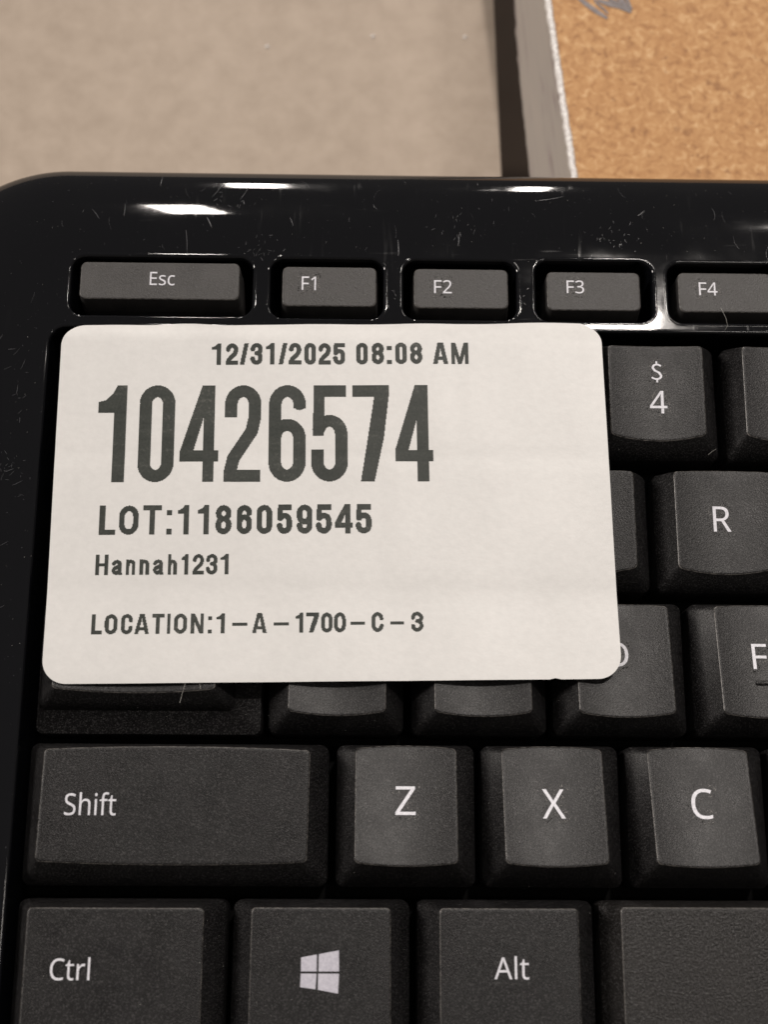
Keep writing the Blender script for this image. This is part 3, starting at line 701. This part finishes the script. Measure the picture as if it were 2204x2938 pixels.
# home row
for x in (22.9, 42.1):
    std(x, 18.1, 'asd')
k = std(61.1, 18.0, 'asd', label="key with the letter D half hidden by the sticker")
place_glyph(k, 'D', LEG['D'])
k = std(80.1, 18.1, 'asd', label="key printed with the letter F above a short raised bar")
place_glyph(k, 'F', LEG['F'])
bar = [(87.75 + u * 3.6, -43.3 + v * 0.62) for u, v in rrect01(3.6, 0.62, 0.3, 8, 4)]
bz = lambda x, y, d: k.z(x, y) + d
v_, f_ = stack([[(x, y, bz(x, y, -0.1)) for x, y in bar], [(x, y, bz(x, y, 0.14)) for x, y in bar],
                [(x * 0.97 + 89.55 * 0.03, y * 0.7 - 42.99 * 0.3, bz(x, y, 0.24)) for x, y in bar]])
mesh_obj("locator_bar", v_, f_, M_KEY, (89.55, -43, 3.5), k.obj)
for x in (99.2, 118.3, 137.3):
    std(x, 16.5 if x > 137 else 18.1, 'asd')
# bottom letter row
k = Key((-8.35, 31.1, -69.3, -51.15), (-5.5, 28.7, -52.35, 4.0), (-5.75, 28.5, -66.2, 4.0), 0.32, 0.45, 0.4)
k.build("wide key printed Shift")
place_glyph(k, 'Shift', LEG['Shift'], halo=False)
for x, t in ((32.2, 'Z'), (51.35, 'X'), (70.55, 'C')):
    k = std(x, 18.2, 'zxc', label="key printed with the letter " + t, dr=-0.1)
    place_glyph(k, t, LEG[t])
for x in (89.75, 108.9, 128.0):
    std(x, 18.1, 'zxc')
# space row
k = Key((-8.45, 18.2, -89.1, -70.9), (-6.2, 15.7, -72.0, 4.0), (-6.2, 15.75, -86.6, 4.0), -0.12, 0, 0.1)
k.build("key printed Ctrl in the bottom left corner")
place_glyph(k, 'Ctrl', LEG['Ctrl'], halo=False)
k = Key((19.2, 41.8, -89.1, -70.9), (21.9, 39.2, -71.9, 4.0), (21.9, 39.25, -86.6, 4.0), -0.1, 0, 0.1)
k.build("key printed with a four pane window logo")
LG = [((28.15, -77.72), (30.1, -77.36), (30.1, -79.35), (28.15, -79.35)), ((30.35, -77.32), (32.85, -76.86), (32.9, -79.35), (30.35, -79.35)),
      ((28.15, -79.62), (30.1, -79.62), (30.0, -81.45), (28.1, -81.2)), ((30.3, -79.62), (32.9, -79.62), (32.8, -81.95), (30.3, -81.5))]
lv, lf = [], []
for q in LG:
    s = len(lv)
    lv += [(x, y, k.z(x, y) + 0.035) for x, y in q]
    lf.append((s + 3, s + 2, s + 1, s))
mesh_obj("logo", lv, lf, M_LOGO, (30.5, -79.5, 4), k.obj, smooth=False)
k = Key((42.8, 65.45, -89.1, -70.9), (45.6, 62.9, -71.9, 4.0), (45.6, 62.9, -86.6, 4.0), -0.1, 0, 0.1)
k.build("key printed Alt left of the space bar")
place_glyph(k, 'Alt', LEG['Alt'], halo=False)
k = Key((66.4, 154.5, -89.6, -70.9), (68.5, 152.0, -71.7, 4.1), (68.5, 152.0, -86.8, 4.1), -0.1, 0, 0.1, m=M_SPACE)
k.build("long coarse grained space bar in the bottom right corner")
# function keys
def fkey(x0, x1, y0, y1, label=None, zt=3.0):
    kk = Key((x0 - 0.35, x1 + 0.35, y0 - 0.75, y1 + 0.2), (x0, x1, y1, zt), (x0, x1, y0, zt - 0.1), 0.0, 0, 0, fr=0.8, m=M_FKEY)
    kk.build(label)
    return kk
for t, x0, x1, y0, y1, lab in (('Esc', -5.4, 17.2, 11.55, 17.0, "wide key printed Esc"), ('F1', 23.6, 36.9, 10.75, 16.6, "small key printed F1"),
                          ('F2', 42.55, 55.9, 10.65, 16.5, "small key printed F2"), ('F3', 61.75, 75.0, 10.55, 16.25, "small key printed F3"),
                          ('F4', 80.8, 94.2, 10.5, 16.35, "small key printed F4")):
    kk = fkey(x0, x1, y0, y1, lab)
    place_glyph(kk, t, LEG[t], halo=t != 'Esc')
for x in (107.6, 127.1, 146.6):
    fkey(x, x + 13.3, 10.5, 16.3)

# --- scratches and dust
random.seed(11)
def ribbon(verts, faces, pts, w, zf, lift=0.012):
    n = len(pts)
    s = len(verts)
    for i, (x, y) in enumerate(pts):
        a = pts[max(i - 1, 0)]; c = pts[min(i + 1, n - 1)]
        dx, dy = c[0] - a[0], c[1] - a[1]
        L = math.hypot(dx, dy) or 1
        ww = w * (0.25 + 0.75 * math.sin(math.pi * (i + 0.4) / (n - 0.2)))
        verts.append((x - dy / L * ww / 2, y + dx / L * ww / 2, zf(x, y) + lift))
        verts.append((x + dy / L * ww / 2, y - dx / L * ww / 2, zf(x, y) + lift))
    for i in range(n - 1):
        a = s + 2 * i
        faces.append((a, a + 1, a + 3, a + 2))
def on_deck(x, y):
    return all(sd_rr(x, y, *h, HOLE_R) < -0.7 for h in HOLES) and sd_rr(x, y, *WELL, WELL_R) < -0.7 and sd_rr(x, y, X0, X1, Y0, Y1, RO) > 1.0
def scratch(x, y, ang, L, w, bend=0.1):
    pts = []
    for i in range(6):
        t = i / 5
        a = ang + bend * (t - 0.5)
        pts.append((x + math.cos(a) * L * (t - 0.5), y + math.sin(a) * L * (t - 0.5)))
    if all(on_deck(*p) for p in pts):
        ribbon(SV, SF, pts, w, deck_z)
SV, SF = [], []
for i in range(60):
    x = random.uniform(-14, 98); y = random.uniform(19.5, 32.5)
    a = math.radians(random.gauss(100, 22))
    scratch(x, y, a, random.choice((0.2, 0.3, 0.45, 0.7, 1.1, 2.2)), random.uniform(0.012, 0.04), random.uniform(-0.6, 0.6))
for i in range(34):
    x = random.gauss(-13, 1.8); y = random.uniform(-45, 12)
    scratch(x, y, math.radians(random.gauss(30, 25)), random.uniform(0.3, 1.8), random.uniform(0.02, 0.045))
for cx, cy, n, s in ((-14, -14, 30, 2.0), (16, 28, 16, 1.6), (72, 22, 24, 1.8), (48, 24, 18, 2.0), (20.3, 19.5, 20, 1.4), (78, 9.2, 8, 1.0), (58.4, 13, 12, 1.4), (39.5, 12, 12, 1.2)):
    for i in range(n):
        scratch(random.gauss(cx, s), random.gauss(cy, s * 0.7), math.radians(random.gauss(70, 40)), random.uniform(0.2, 0.8), random.uniform(0.02, 0.05))
for x, y, a, L, w in ((9.5, 20.6, 95, 3.6, 0.07), (13.5, 29.5, 62, 3.0, 0.05), (17.5, 29.0, 66, 2.6, 0.045), (24.6, 24.0, 110, 1.6, 0.06), (40.2, 19.9, 92, 2.6, 0.10), (62.5, 28.6, 12, 4.5, 0.03),
                      (76, 26.2, 40, 1.4, 0.10), (-4, 25, 125, 2.0, 0.05), (12.6, 23.8, 115, 1.8, 0.13), (49, 21.3, 85, 2.0, 0.09)):
    scratch(x, y, math.radians(a), L, w)
mesh_obj("scratches", SV, SF, M_SCR, (40, 10, 3), keyboard, smooth=False, kind="stuff")

# ------------------------------------------------------------------ sticker
ST_C = (31.237, -17.984); ST_A = 0.01613
ca, sa = math.cos(ST_A), math.sin(ST_A)
SW, SH, SR = 76.2, 50.8, 3.2
COLS = ((10.0, 29.2, 48.3, 67.4), (18.3, 37.4, 56.5, 75.6), (22.5, 41.5, 60.6))
def st_world(X, Y, lift=0.0):
    x = ST_C[0] + ca * X - sa * Y; y = ST_C[1] + sa * X + ca * Y
    # the label lies on the keys, drops to the bezel strip and ripples a little
    z = 4.32
    z += 0.5 * min(max((-33 - y) / 10.0, 0), 1)
    t = min(max((y - 4.9) / 2.4, 0), 1)
    z -= 0.42 * t * t * (3 - 2 * t)
    z += 0.06 * math.sin(X * 0.33 + 1.0) * math.sin(Y * 0.21 + 0.4) + 0.012 * math.sin(X * 0.9 + Y * 0.12)
    z += t * 0.12 * math.sin(X * 0.42 + 2.4)
    for yg in (-12.2, -31.0):
        z -= 0.05 * math.exp(-((y - yg) / 1.3) ** 2)
    row = COLS[0] if y > -12.2 else (COLS[1] if y > -31 else COLS[2])
    fade = min(1.0, min(abs(y - yg) for yg in (-12.2, -31.0)) / 2.5)
    for xg in row:
        if abs(x - xg) < 5:
            z -= 0.04 * fade * math.exp(-((x - xg) / 1.2) ** 2)
    return (x, y, z + lift)
def build_sticker():
    # edge-following rings, then a grid through the triangulator
    top_wave = lambda X: 0.22 * math.exp(-((X + 21.0) / 3.2) ** 2) - 0.12 * math.exp(-((X + 15.0) / 2.5) ** 2) + 0.08 * math.exp(-((X - 31.0) / 4.0) ** 2)
    out = rr_pts(-SW / 2, SW / 2, -SH / 2, SH / 2, SR, 0.0, nc=12, step=0.8)
    out = [(X, Y + (top_wave(X) if Y > SH / 2 - 1.0 else 0)) for X, Y in out]
    out = [(X, Y + (0.18 if abs(X - 29.4) < 0.5 and Y < -SH / 2 + 0.3 else 0)) for X, Y in out]
    co = list(out)
    edges = [(i, (i + 1) % len(out)) for i in range(len(out))]
    Y = -SH / 2 + 0.6
    while Y < SH / 2 - 0.4:
        X = -SW / 2 + 0.6
        while X < SW / 2 - 0.4:
            if sd_rr(X, Y, -SW / 2, SW / 2, -SH / 2, SH / 2, SR) > 0.45:
                co.append((X, Y))
            X += 0.7
        Y += 0.7
    vs, es, fs, ov, oe, of = delaunay_2d_cdt([Vector(c) for c in co], edges, [], 1, 1e-5)
    inv = {q: i for i, orig in enumerate(ov) for q in orig}
    top = [st_world(p.x, p.y) for p in vs]
    n = len(top)
    verts = top + [(x, y, z - 0.10) for x, y, z in top]
    faces = [tuple(f) for f in fs] + [tuple(n + i for i in reversed(f)) for f in fs]
    ids = [inv[i] for i in range(len(out))]
    for i in range(len(ids)):
        a, bb = ids[i], ids[(i + 1) % len(ids)]
        faces.append((a, n + a, n + bb, bb))
    o = mesh_obj("sticker", verts, faces, M_PAPER, (ST_C[0], ST_C[1], 4.3), smooth=True)
    o.data.set_sharp_from_angle(angle=math.radians(40))
    return o
sticker = build_sticker()
sticker["label"] = "white rounded rectangular inventory label printed with 10426574, stuck across the keyboard keys"
sticker["category"] = "label"

# --- thermal print: glyphs rasterised at 8 dots per mm, as the printer does
DOT = 0.1
def ell(cx, cy, rx, ry, a0, a1, n=14):
    return [(cx + rx * math.cos(math.radians(a0 + (a1 - a0) * i / n)), cy + ry * math.sin(math.radians(a0 + (a1 - a0) * i / n))) for i in range(n + 1)]
def glyph_shapes(ch, W, H, t):
    """returns (strokes, polygons) in a W x H box; strokes are centre lines of width t"""
    h = t / 2; L, R, B, T = h, W - h, h, H - h
    cx = W / 2; rx = (R - L) / 2; ry = min(rx * 1.15, (T - B) / 2)
    S, P = [], []
    if ch in '0OC':
        top = ell(cx, T - ry, rx, ry, 180, 0); bot = ell(cx, B + ry, rx, ry, 0, -180)
        if ch == 'C':
            S.append([(R, H * 0.64), (R, T - ry)] + ell(cx, T - ry, rx, ry, 0, 180) + ell(cx, B + ry, rx, ry, 180, 360) + [(R, H * 0.37)])
        else:
            S.append(top + bot + [top[0]])
    elif ch == '1':
        x = W - t
        P.append([(x, 0), (W, 0), (W, H), (W - t * 0.78, H), (W - t * 1.15, H * 0.91), (max(0, W - t * 1.7), H * 0.845), (0, H * 0.825), (0, H * 0.715), (x, H * 0.715)])
    elif ch == '2':
        S.append([(L, H * 0.665), (L, T - ry)] + ell(cx, T - ry, rx, ry, 180, 0) + [(R, H * 0.66), (R - rx * 0.25, H * 0.52), (cx, H * 0.38), (L + rx * 0.25, H * 0.24), (L, H * 0.10), (L, 0)])
        P.append([(0, 0), (W, 0), (W, t), (0, t)])
    elif ch == '3':
        r2 = min(rx * 1.1, (T - B) / 4)
        S.append([(L, H * 0.70), (L, T - r2)] + ell(cx, T - r2, rx, r2, 180, 0) + [(R, H * 0.66)] + ell(cx, H * 0.66, rx * 0.96, H * 0.66 - H * 0.53, 0, -80, 8))
        S.append([(cx - rx * 0.35, H * 0.53), (cx, H * 0.53)] + ell(cx, B + r2 + (H * 0.53 - B - 2 * r2) * 1.0, rx, r2, 85, 0, 8) + [(R, B + r2)] + ell(cx, B + r2, rx, r2, 0, -180) + [(L, H * 0.31)])
    elif ch == '4':
        sx = W * 0.59; sw = t * 0.9
        P.append([(sx, 0), (sx + sw, 0), (sx + sw, H), (sx, H)])
        P.append([(0, H * 0.205), (W, H * 0.205), (W, H * 0.205 + t * 0.92), (0, H * 0.205 + t * 0.92)])
        P.append([(0, H * 0.205 + t * 0.5), (0, H * 0.205 + t * 0.92), (sx * 0.93, H), (sx + sw * 0.5, H), (sx + sw * 0.5, H * 0.86), (t * 0.95, H * 0.205 + t * 0.5)])
    elif ch == '5':
        P.append([(W * 0.07, H - t), (W * 0.96, H - t), (W * 0.96, H), (W * 0.07, H)])
        P.append([(W * 0.04, H * 0.47), (W * 0.04 + t * 0.9, H * 0.47), (W * 0.07 + t * 0.9, H), (W * 0.07, H)])
        r2 = ry
        S.append([(W * 0.04 + t * 0.45, H * 0.52)] + ell(cx, H * 0.625 - r2, rx * 0.98, r2, 150, 0, 10) + ell(cx, B + ry, rx, ry, 0, -180) + [(L, H * 0.33)])
    elif ch in '69':
        top = [(R, H * 0.755), (R, T - ry)] + ell(cx, T - ry, rx, ry, 0, 180) + ell(cx, B + ry, rx, ry, 180, 360) + [(R, H * 0.585 - ry)] + ell(cx, H * 0.585 - ry, rx, ry, 0, 172, 12)
        if ch == '9':
            top = [(W - x, H - y) for x, y in top]
        S.append(top)
    elif ch == '7':
        P.append([(0, H - t), (W, H - t), (W, H), (0, H)])
        P.append([(W * 0.22, 0), (W * 0.22 + t * 1.08, 0), (W * 0.55 + t * 0.9, H * 0.45), (W, H - t), (W, H - t * 0.5), (W - t * 1.1, H - t * 0.5), (W * 0.42, H * 0.45)])
    elif ch == '8':
        m = H * 0.53; r1 = (T - m) / 2; r2 = (m - B) / 2; k = 0.95
        S.append(ell(cx, T - r1, rx * k, r1, 0, 360, 28)); S.append(ell(cx, B + r2, rx, r2, 0, 360, 28))
    elif ch == ':':
        P.append([(0, 0), (W, 0), (W, t), (0, t)]); P.append([(0, H * 0.66), (W, H * 0.66), (W, H * 0.66 + t), (0, H * 0.66 + t)])
    elif ch == '/':
        P.append([(0, 0), (t * 0.95, 0), (W, H), (W - t * 0.95, H)])
    elif ch == '-':
        P.append([(0, H * 0.38), (W, H * 0.38), (W, H * 0.38 + t * 0.75), (0, H * 0.38 + t * 0.75)])
    elif ch == 'L':
        P.append([(0, 0), (t, 0), (t, H), (0, H)]); P.append([(0, 0), (W, 0), (W, t * 0.95), (0, t * 0.95)])
    elif ch == 'T':
        P.append([(cx - h, 0), (cx + h, 0), (cx + h, H), (cx - h, H)]); P.append([(0, H - t * 0.9), (W, H - t * 0.9), (W, H), (0, H)])
    elif ch == 'I':
        P.append([(0, 0), (W, 0), (W, H), (0, H)])
    elif ch == 'A':
        P.append([(0, 0), (t, 0), (cx + t * 0.25, H), (cx - t * 0.62, H)]); P.append([(W - t, 0), (W, 0), (cx + t * 0.62, H), (cx - t * 0.25, H)])
        P.append([(W * 0.2, H * 0.2), (W * 0.8, H * 0.2), (W * 0.75, H * 0.2 + t * 0.75), (W * 0.25, H * 0.2 + t * 0.75)])
    elif ch == 'M':
        s = t * 0.82
        P.append([(0, 0), (s, 0), (s, H), (0, H)]); P.append([(W - s, 0), (W, 0), (W, H), (W - s, H)])
        P.append([(0, H), (s * 1.25, H), (cx + s * 0.45, 0), (cx - s * 0.45, 0)]); P.append([(W, H), (W - s * 1.25, H), (cx - s * 0.45, 0), (cx + s * 0.45, 0)])
    elif ch == 'N':
        P.append([(0, 0), (t * 0.9, 0), (t * 0.9, H), (0, H)]); P.append([(W - t * 0.9, 0), (W, 0), (W, H), (W - t * 0.9, H)])
        P.append([(0, H), (t * 1.05, H), (W, 0), (W - t * 1.05, 0)])
    elif ch == 'H':
        P.append([(0, 0), (t, 0), (t, H), (0, H)]); P.append([(W - t, 0), (W, 0), (W, H), (W - t, H)])
        P.append([(0, H * 0.43), (W, H * 0.43), (W, H * 0.43 + t * 0.9), (0, H * 0.43 + t * 0.9)])
    elif ch in 'nh':
        xh = H * 0.74; r = rx
        P.append([(0, 0), (t * 0.92, 0), (t * 0.92, H if ch == 'h' else xh), (0, H if ch == 'h' else xh)])
        S.append([(L, xh * 0.62)] + ell(cx, xh - h - r * 0.8, rx, r * 0.8, 150, 0, 10) + [(R, 0)])
    elif ch == 'a':
        xh = H * 0.74; r = rx * 0.8
        S.append([(L, xh * 0.70)] + ell(cx - 0.03 * W, xh - h - r, rx * 0.95, r, 170, 0, 10) + [(R - 0.05 * W, t), (R, 0)])
        S.append([(R - 0.05 * W, xh * 0.58), (cx, xh * 0.54)] + ell(cx - 0.04 * W, xh * 0.30, rx * 0.92, xh * 0.30 - h, 100, 270, 10) + [(R - 0.1 * W, xh * 0.26)])
    return S, P
def raster_line(items, y_top, y_bot, t, wobble=0.0):
    """items: (char, x_left, x_right); returns bool grid + origin"""
    x0 = min(i[1] for i in items) - 0.5; x1 = max(i[2] for i in items) + 0.5
    yb = y_bot - 0.4; yt = y_top + 0.4
    nx, ny = int((x1 - x0) / DOT) + 1, int((yt - yb) / DOT) + 1
    gx = x0 + (np.arange(nx) + 0.5) * DOT; gy = yb + (np.arange(ny) + 0.5) * DOT
    GX, GY = np.meshgrid(gx, gy)
    G = np.zeros(GX.shape, bool)
    for ch, a, c in items:
        W, H = c - a, y_top - y_bot
        S, P = glyph_shapes(ch, W, H, min(t, W * 0.5) if ch not in ':/-1IT' else t)
        sel = (gx > a - 0.4) & (gx < c + 0.4)
        X = GX[:, sel] - a; Y = GY[:, sel] - y_bot
        M = np.zeros(X.shape, bool)
        tt = min(t, W * 0.5) if ch not in ':/-1IT' else t
        for line in S:
            n = len(line) - 1
            for i in range(n):
                (ax, ay), (bx, by) = line[i], line[i + 1]
                dx, dy = bx - ax, by - ay
                LL = math.hypot(dx, dy)
                if LL < 1e-6:
                    continue
                u = ((X - ax) * dx + (Y - ay) * dy) / LL
                d = np.abs((X - ax) * dy - (Y - ay) * dx) / LL
                M |= (u >= 0) & (u <= LL) & (d <= tt / 2)
                if i < n - 1:
                    M |= np.hypot(X - bx, Y - by) <= tt / 2
        for poly in P:
            ins = np.zeros(X.shape, bool)
            m = len(poly)
            for i in range(m):
                (ax, ay), (bx, by) = poly[i], poly[(i + 1) % m]
                cond = (ay > Y) != (by > Y)
                if ay != by:
                    xx = (bx - ax) * (Y - ay) / (by - ay) + ax
                    ins ^= cond & (X < xx)
            M |= ins
        M &= (X >= -0.06) & (X <= W + 0.06) & (Y >= -0.06) & (Y <= H + 0.06)
        G[:, sel] |= M
    return G, x0, yb
def print_line(name, text, spans, y_top, y_bot, t, slope=0.0):
    items = [(c, s[0], s[1]) for c, s in zip(text, spans)]
    G, x0, yb = raster_line(items, y_top, y_bot, t)
    ny, nx = G.shape
    used = np.zeros_like(G)
    verts, faces = [], []
    for j in range(ny):
        i = 0
        while i < nx:
            if G[j, i] and not used[j, i]:
                e = i
                while e < nx and G[j, e] and not used[j, e] and e - i < 14:
                    e += 1
                k = j + 1
                while k < ny and k - j < 14 and G[k, i:e].all() and not used[k, i:e].any():
                    k += 1
                used[j:k, i:e] = True
                s = len(verts)
                for a, bb in ((i, j), (e, j), (e, k), (i, k)):
                    X, Y = x0 + a * DOT, yb + bb * DOT
                    verts.append(st_world(X, Y + slope * X, 0.04))
                faces.append((s, s + 1, s + 2, s + 3))
                i = e
            else:
                i += 1
    return mesh_obj(name, verts, faces, M_INK, (ST_C[0], ST_C[1], 4.3), sticker, smooth=False)
def pairs(v):
    return [(v[i], v[i + 1]) for i in range(0, len(v), 2)]
print_line("printed_date", "12/31/202508:08AM",
    pairs([-16.97,-15.65,-14.99,-13.27,-13.0,-11.81,-11.54,-9.82,-9.40,-8.14,-7.56,-6.37,-6.13,-4.41,-3.98,-2.35,-1.99,-0.27,0.07,1.78, 3.3,4.97,5.48,7.23,7.68,8.36,8.81,10.45,10.89,12.62,14.13,16.26,16.69,19.14]), 22.38, 19.18, 0.63, -0.001)
print_line("printed_number", "10426574",
    pairs([-32.45,-28.56,-26.80,-21.84,-21.0,-15.74,-14.94,-9.94,-8.83,-3.75,-2.97,2.07,2.75,7.8,8.61,13.82]), 16.05, 2.05, 1.72, -0.004)
print_line("printed_lot", "LOT:1186059545",
    pairs([-31.62,-29.46,-28.95,-26.31,-25.7,-23.25,-22.56,-21.87,-20.98,-19.5,-18.3,-16.81,-15.92,-13.74,-13.05,-10.98,-10.36,-8.24,-7.6,-5.55,-4.91,-2.78,-2.3,-0.16,0.3,2.66,3.1,5.28]), -1.22, -5.28, 0.76, -0.001)
print_line("printed_name", "Hannah1231",
    pairs([-31.84,-30.12,-29.62,-28.25,-27.75,-26.50,-25.91,-24.68,-24.09,-22.75,-22.19,-20.98,-20.33,-19.42,-18.82,-17.35,-17.04,-15.52,-15.10,-14.08]), -8.02, -10.8, 0.49, 0)
print_line("printed_location", "LOCATION:1-A-1700-C-3",
    pairs([-31.97,-30.55,-30.22,-28.55,-28.1,-26.53,-26.28,-24.36,-23.98,-22.36,-21.98,-21.53,-21.11,-19.36,-18.86,-17.15,-16.52,-16.02,-15.42,-14.4,-13.35,-11.34,-10.72,-8.79,-7.91,-5.91,-4.96,-3.95,-3.55,-1.89,-1.56,-0.08,0.15,1.68,
           2.32,4.23,5.15,6.69,7.61,9.41,10.4,12.0]), -16.16, -18.84, 0.50, 0)

# ------------------------------------------------------------------ dust and lint
random.seed(5)
DV, DF = [], []
def speck(x, y, z, r):
    s = len(DV)
    n = 5
    a0 = random.random() * 6
    for i in range(n):
        a = a0 + i * 2 * math.pi / n
        rr_ = r * random.uniform(0.5, 1.2)
        DV.append((x + math.cos(a) * rr_, y + math.sin(a) * rr_, z))
    DV.append((x, y, z + r * 0.6))
    for i in range(n):
        DF.append((s + i, s + (i + 1) % n, s + n))
dg = bpy.context.evaluated_depsgraph_get()
def surface_z(x, y):
    hit, loc, nor, idx, ob, mx = scene.ray_cast(dg, Vector((x, y, 30)) * MM, Vector((0, 0, -1)), distance=0.05)
    return (loc.z / MM, ob.name) if hit else (None, None)
for i in range(900):
    x = random.uniform(-14, 97); y = random.uniform(-88, 32)
    z, nm = surface_z(x, y)
    if z is None or nm.startswith(("sticker", "printed", "legend", "logo")) or z < -2.5:
        continue
    speck(x, y, z + 0.005, random.choice((0.018, 0.025, 0.03, 0.045)))
def fibre(pts3, r):
    s = len(DV); n = 4
    for k, p in enumerate(pts3):
        for i in range(n):
            a = i * math.pi / 2
            DV.append((p[0] + math.cos(a) * r, p[1] + math.sin(a) * r * 0.6, p[2] + math.sin(a) * r))
    for k in range(len(pts3) - 1):
        for i in range(n):
            j = (i + 1) % n
            DF.append((s + k * n + i, s + k * n + j, s + (k + 1) * n + j, s + (k + 1) * n + i))
fibre([(12.4, -43.2, 4.6), (12.2, -44.2, 4.7), (11.9, -45.2, 4.4), (11.6, -46.2, 3.9)], 0.03)
fibre([(14.2, -43.3, 4.6), (14.2, -43.9, 4.7), (14.35, -44.5, 4.6)], 0.025)
fibre([(83.6, -11.0, 2.4), (84.3, -10.4, 2.2), (85.0, -9.9, 1.7)], 0.035)
fibre([(86.6, 11.0, 3.1), (87.2, 9.4, 3.2), (87.4, 8.2, 3.15), (86.9, 7.4, 3.0)], 0.02)
dust = mesh_obj("dust", DV, DF, M_DUST, (40, -30, 3), smooth=False, kind="stuff")
dust["label"] = "pale dust specks and lint fibres scattered over the black keyboard"

# ------------------------------------------------------------------ what lies behind
def prism(name, line_l, line_r, z0, z1, m, parent=None, kind=None, origin=None, wob=0.0):
    """a slab whose left and right sides follow two lists of points (far to near)"""
    n = len(line_l)
    verts = [(x, y, z1) for x, y in line_l] + [(x, y, z1) for x, y in line_r] + [(x, y, z0) for x, y in line_l] + [(x, y, z0) for x, y in line_r]
    faces = []
    for i in range(n - 1):
        faces.append((i, i + 1, n + i + 1, n + i))
        faces.append((2 * n + i, 3 * n + i, 3 * n + i + 1, 2 * n + i + 1))
        faces.append((i, 2 * n + i, 2 * n + i + 1, i + 1))
        faces.append((n + i, n + i + 1, 3 * n + i + 1, 3 * n + i))
    faces.append((0, n, 3 * n, 2 * n)); faces.append((n - 1, 3 * n - 1, 4 * n - 1, 2 * n - 1))
    return mesh_obj(name, verts, faces, m, origin or (line_l[n // 2][0], line_l[n // 2][1], z0), parent, smooth=False, kind=kind)

board = bpy.data.objects.new("fibreboard_shelf", None)
COL.objects.link(board)
BO = (150.0, 40.0, -44.0)
board.location = tuple(c * MM for c in BO); board["org"] = BO
board["label"] = "tan fibreboard shelf with chipped white edge and grey side, behind the keyboard"
board["category"] = "shelf board"
# edge line runs away and slightly left
def edge_x(y):
    return (67.28 + (y - 82.75) * -0.100282)
random.seed(9)
ys = [260 - i * 1.0 for i in range(0, 420)]
EW = 0.95
lp = [(edge_x(y), y) for y in ys]
rpj = [(edge_x(y) + EW, y) for y in ys]
# board deck
far, near = 260.0, -160.0
prism("top_panel", [(edge_x(far) + EW, far), (edge_x(near) + EW, near)], [(420, far), (420, near)], -27.2, -25.25, M_FIBRE, board, origin=(150, 40, -25.25))
# white edge banding, chipped
ev, ef = [], []
prev = None
for i, y in enumerate(ys):
    x = edge_x(y)
    j = [random.uniform(-0.13, 0.13) for _ in range(4)]
    row = [(x + j[0], y, -26.2), (x + j[1] * 0.6, y, -25.1 + j[2] * 0.5), (x + EW * 0.5 + j[1], y, -24.95 + j[3] * 0.8), (x + EW + j[2] * 0.7, y, -25.1 + j[0] * 0.5), (x + EW + j[3] * 0.3, y, -26.2)]
    s = len(ev); ev += row
    if prev is not None:
        for q in range(4):
            ef.append((prev + q, prev + q + 1, s + q + 1, s + q))
    prev = s
mesh_obj("edge_band", ev, ef, M_EDGE, (edge_x(60), 60, -25), board, smooth=True)
# grey side with a ragged lower rim
gv, gf = [], []
prev = None
rag = 0.0
for i, y in enumerate(ys):
    rag = rag * 0.82 + random.uniform(-0.16, 0.16)
    if random.random() < 0.02:
        rag -= 0.6
    xt, xb = edge_x(y), (63.95 + (y - 96.78) * -0.054487)
    s = len(gv)
    gv += [(xt + 0.1, y, -25.6), ((xt + xb) / 2, y, -35), (xb + rag * 0.25, y, -43.6 + rag), (xb + 1.2, y, -44.0 + rag), (xb + 30, y, -43.8)]
    if prev is not None:
        for q in range(4):
            gf.append((prev + q, prev + q + 1, s + q + 1, s + q))
    prev = s
mesh_obj("side_face", gv, gf, M_GREY, (edge_x(60), 60, -35), board, smooth=False)
# marker strokes at the far end of the board
PV, PF = [], []
bz0 = lambda x, y: -25.2
for pts, w in (([(72.6, 84.0), (74.4, 82.3), (76.4, 80.6), (78.2, 79.3)], 1.0), ([(75.6, 84.2), (76.4, 82.4), (77.6, 81.2), (78.3, 80.2)], 0.5), ([(76.6, 83.0), (78.6, 82.3), (80.4, 81.9), (82.5, 80.7)], 1.2),
               ([(79.2, 84.2), (80.8, 83.2), (82.2, 81.0)], 0.9), ([(77.6, 84.3), (79.0, 83.1), (80.8, 82.4)], 0.6), ([(81.2, 84.4), (81.9, 83.0), (82.6, 81.2)], 0.6)):
    ribbon(PV, PF, pts, w, bz0, 0.02 + 0.01 * len(PV) / 8)
mesh_obj("pen_mark", PV, PF, M_PEN, (77, 81, -25.2), board, smooth=False)

# beige surface further down on the left, dark ground below it, its colour painting the gap's shade
prism("floor", [(-900, 900), (-900, -700)], [(44.39, 900), (77.41, -700)], -56, -52, M_BEIGE, kind="structure", origin=(0, 150, -52))
bpy.data.objects["floor"]["label"] = "beige grey floor surface, out of focus behind the keyboard"
prism("ground", [(-2500, 2500), (-2500, -2500)], [(2500, 2500), (2500, -2500)], -262, -260, M_GAP_SHADE, kind="structure", origin=(0, 0, -260))
# white flecks standing in for bright sparkles on the beige surface
FV, FF = [], []
for x, y in ((15.4, 91.1), (36.5, 93.8), (55.0, 93.9)):
    s = len(FV)
    for i in range(8):
        a = i * math.pi / 4
        FV.append((x + math.cos(a) * 0.4, y + math.sin(a) * 0.36, -51.9))
    FV.append((x, y, -51.6))
    for i in range(8):
        FF.append((s + i, s + (i + 1) % 8, s + 8))
fl = mesh_obj("grit", FV, FF, M_EDGE, (36, 110, -52), smooth=False, kind="stuff")
fl["label"] = "three white grit flecks lying on the beige floor"
for o in bpy.data.objects:
    if "org" in o:
        del o["org"]
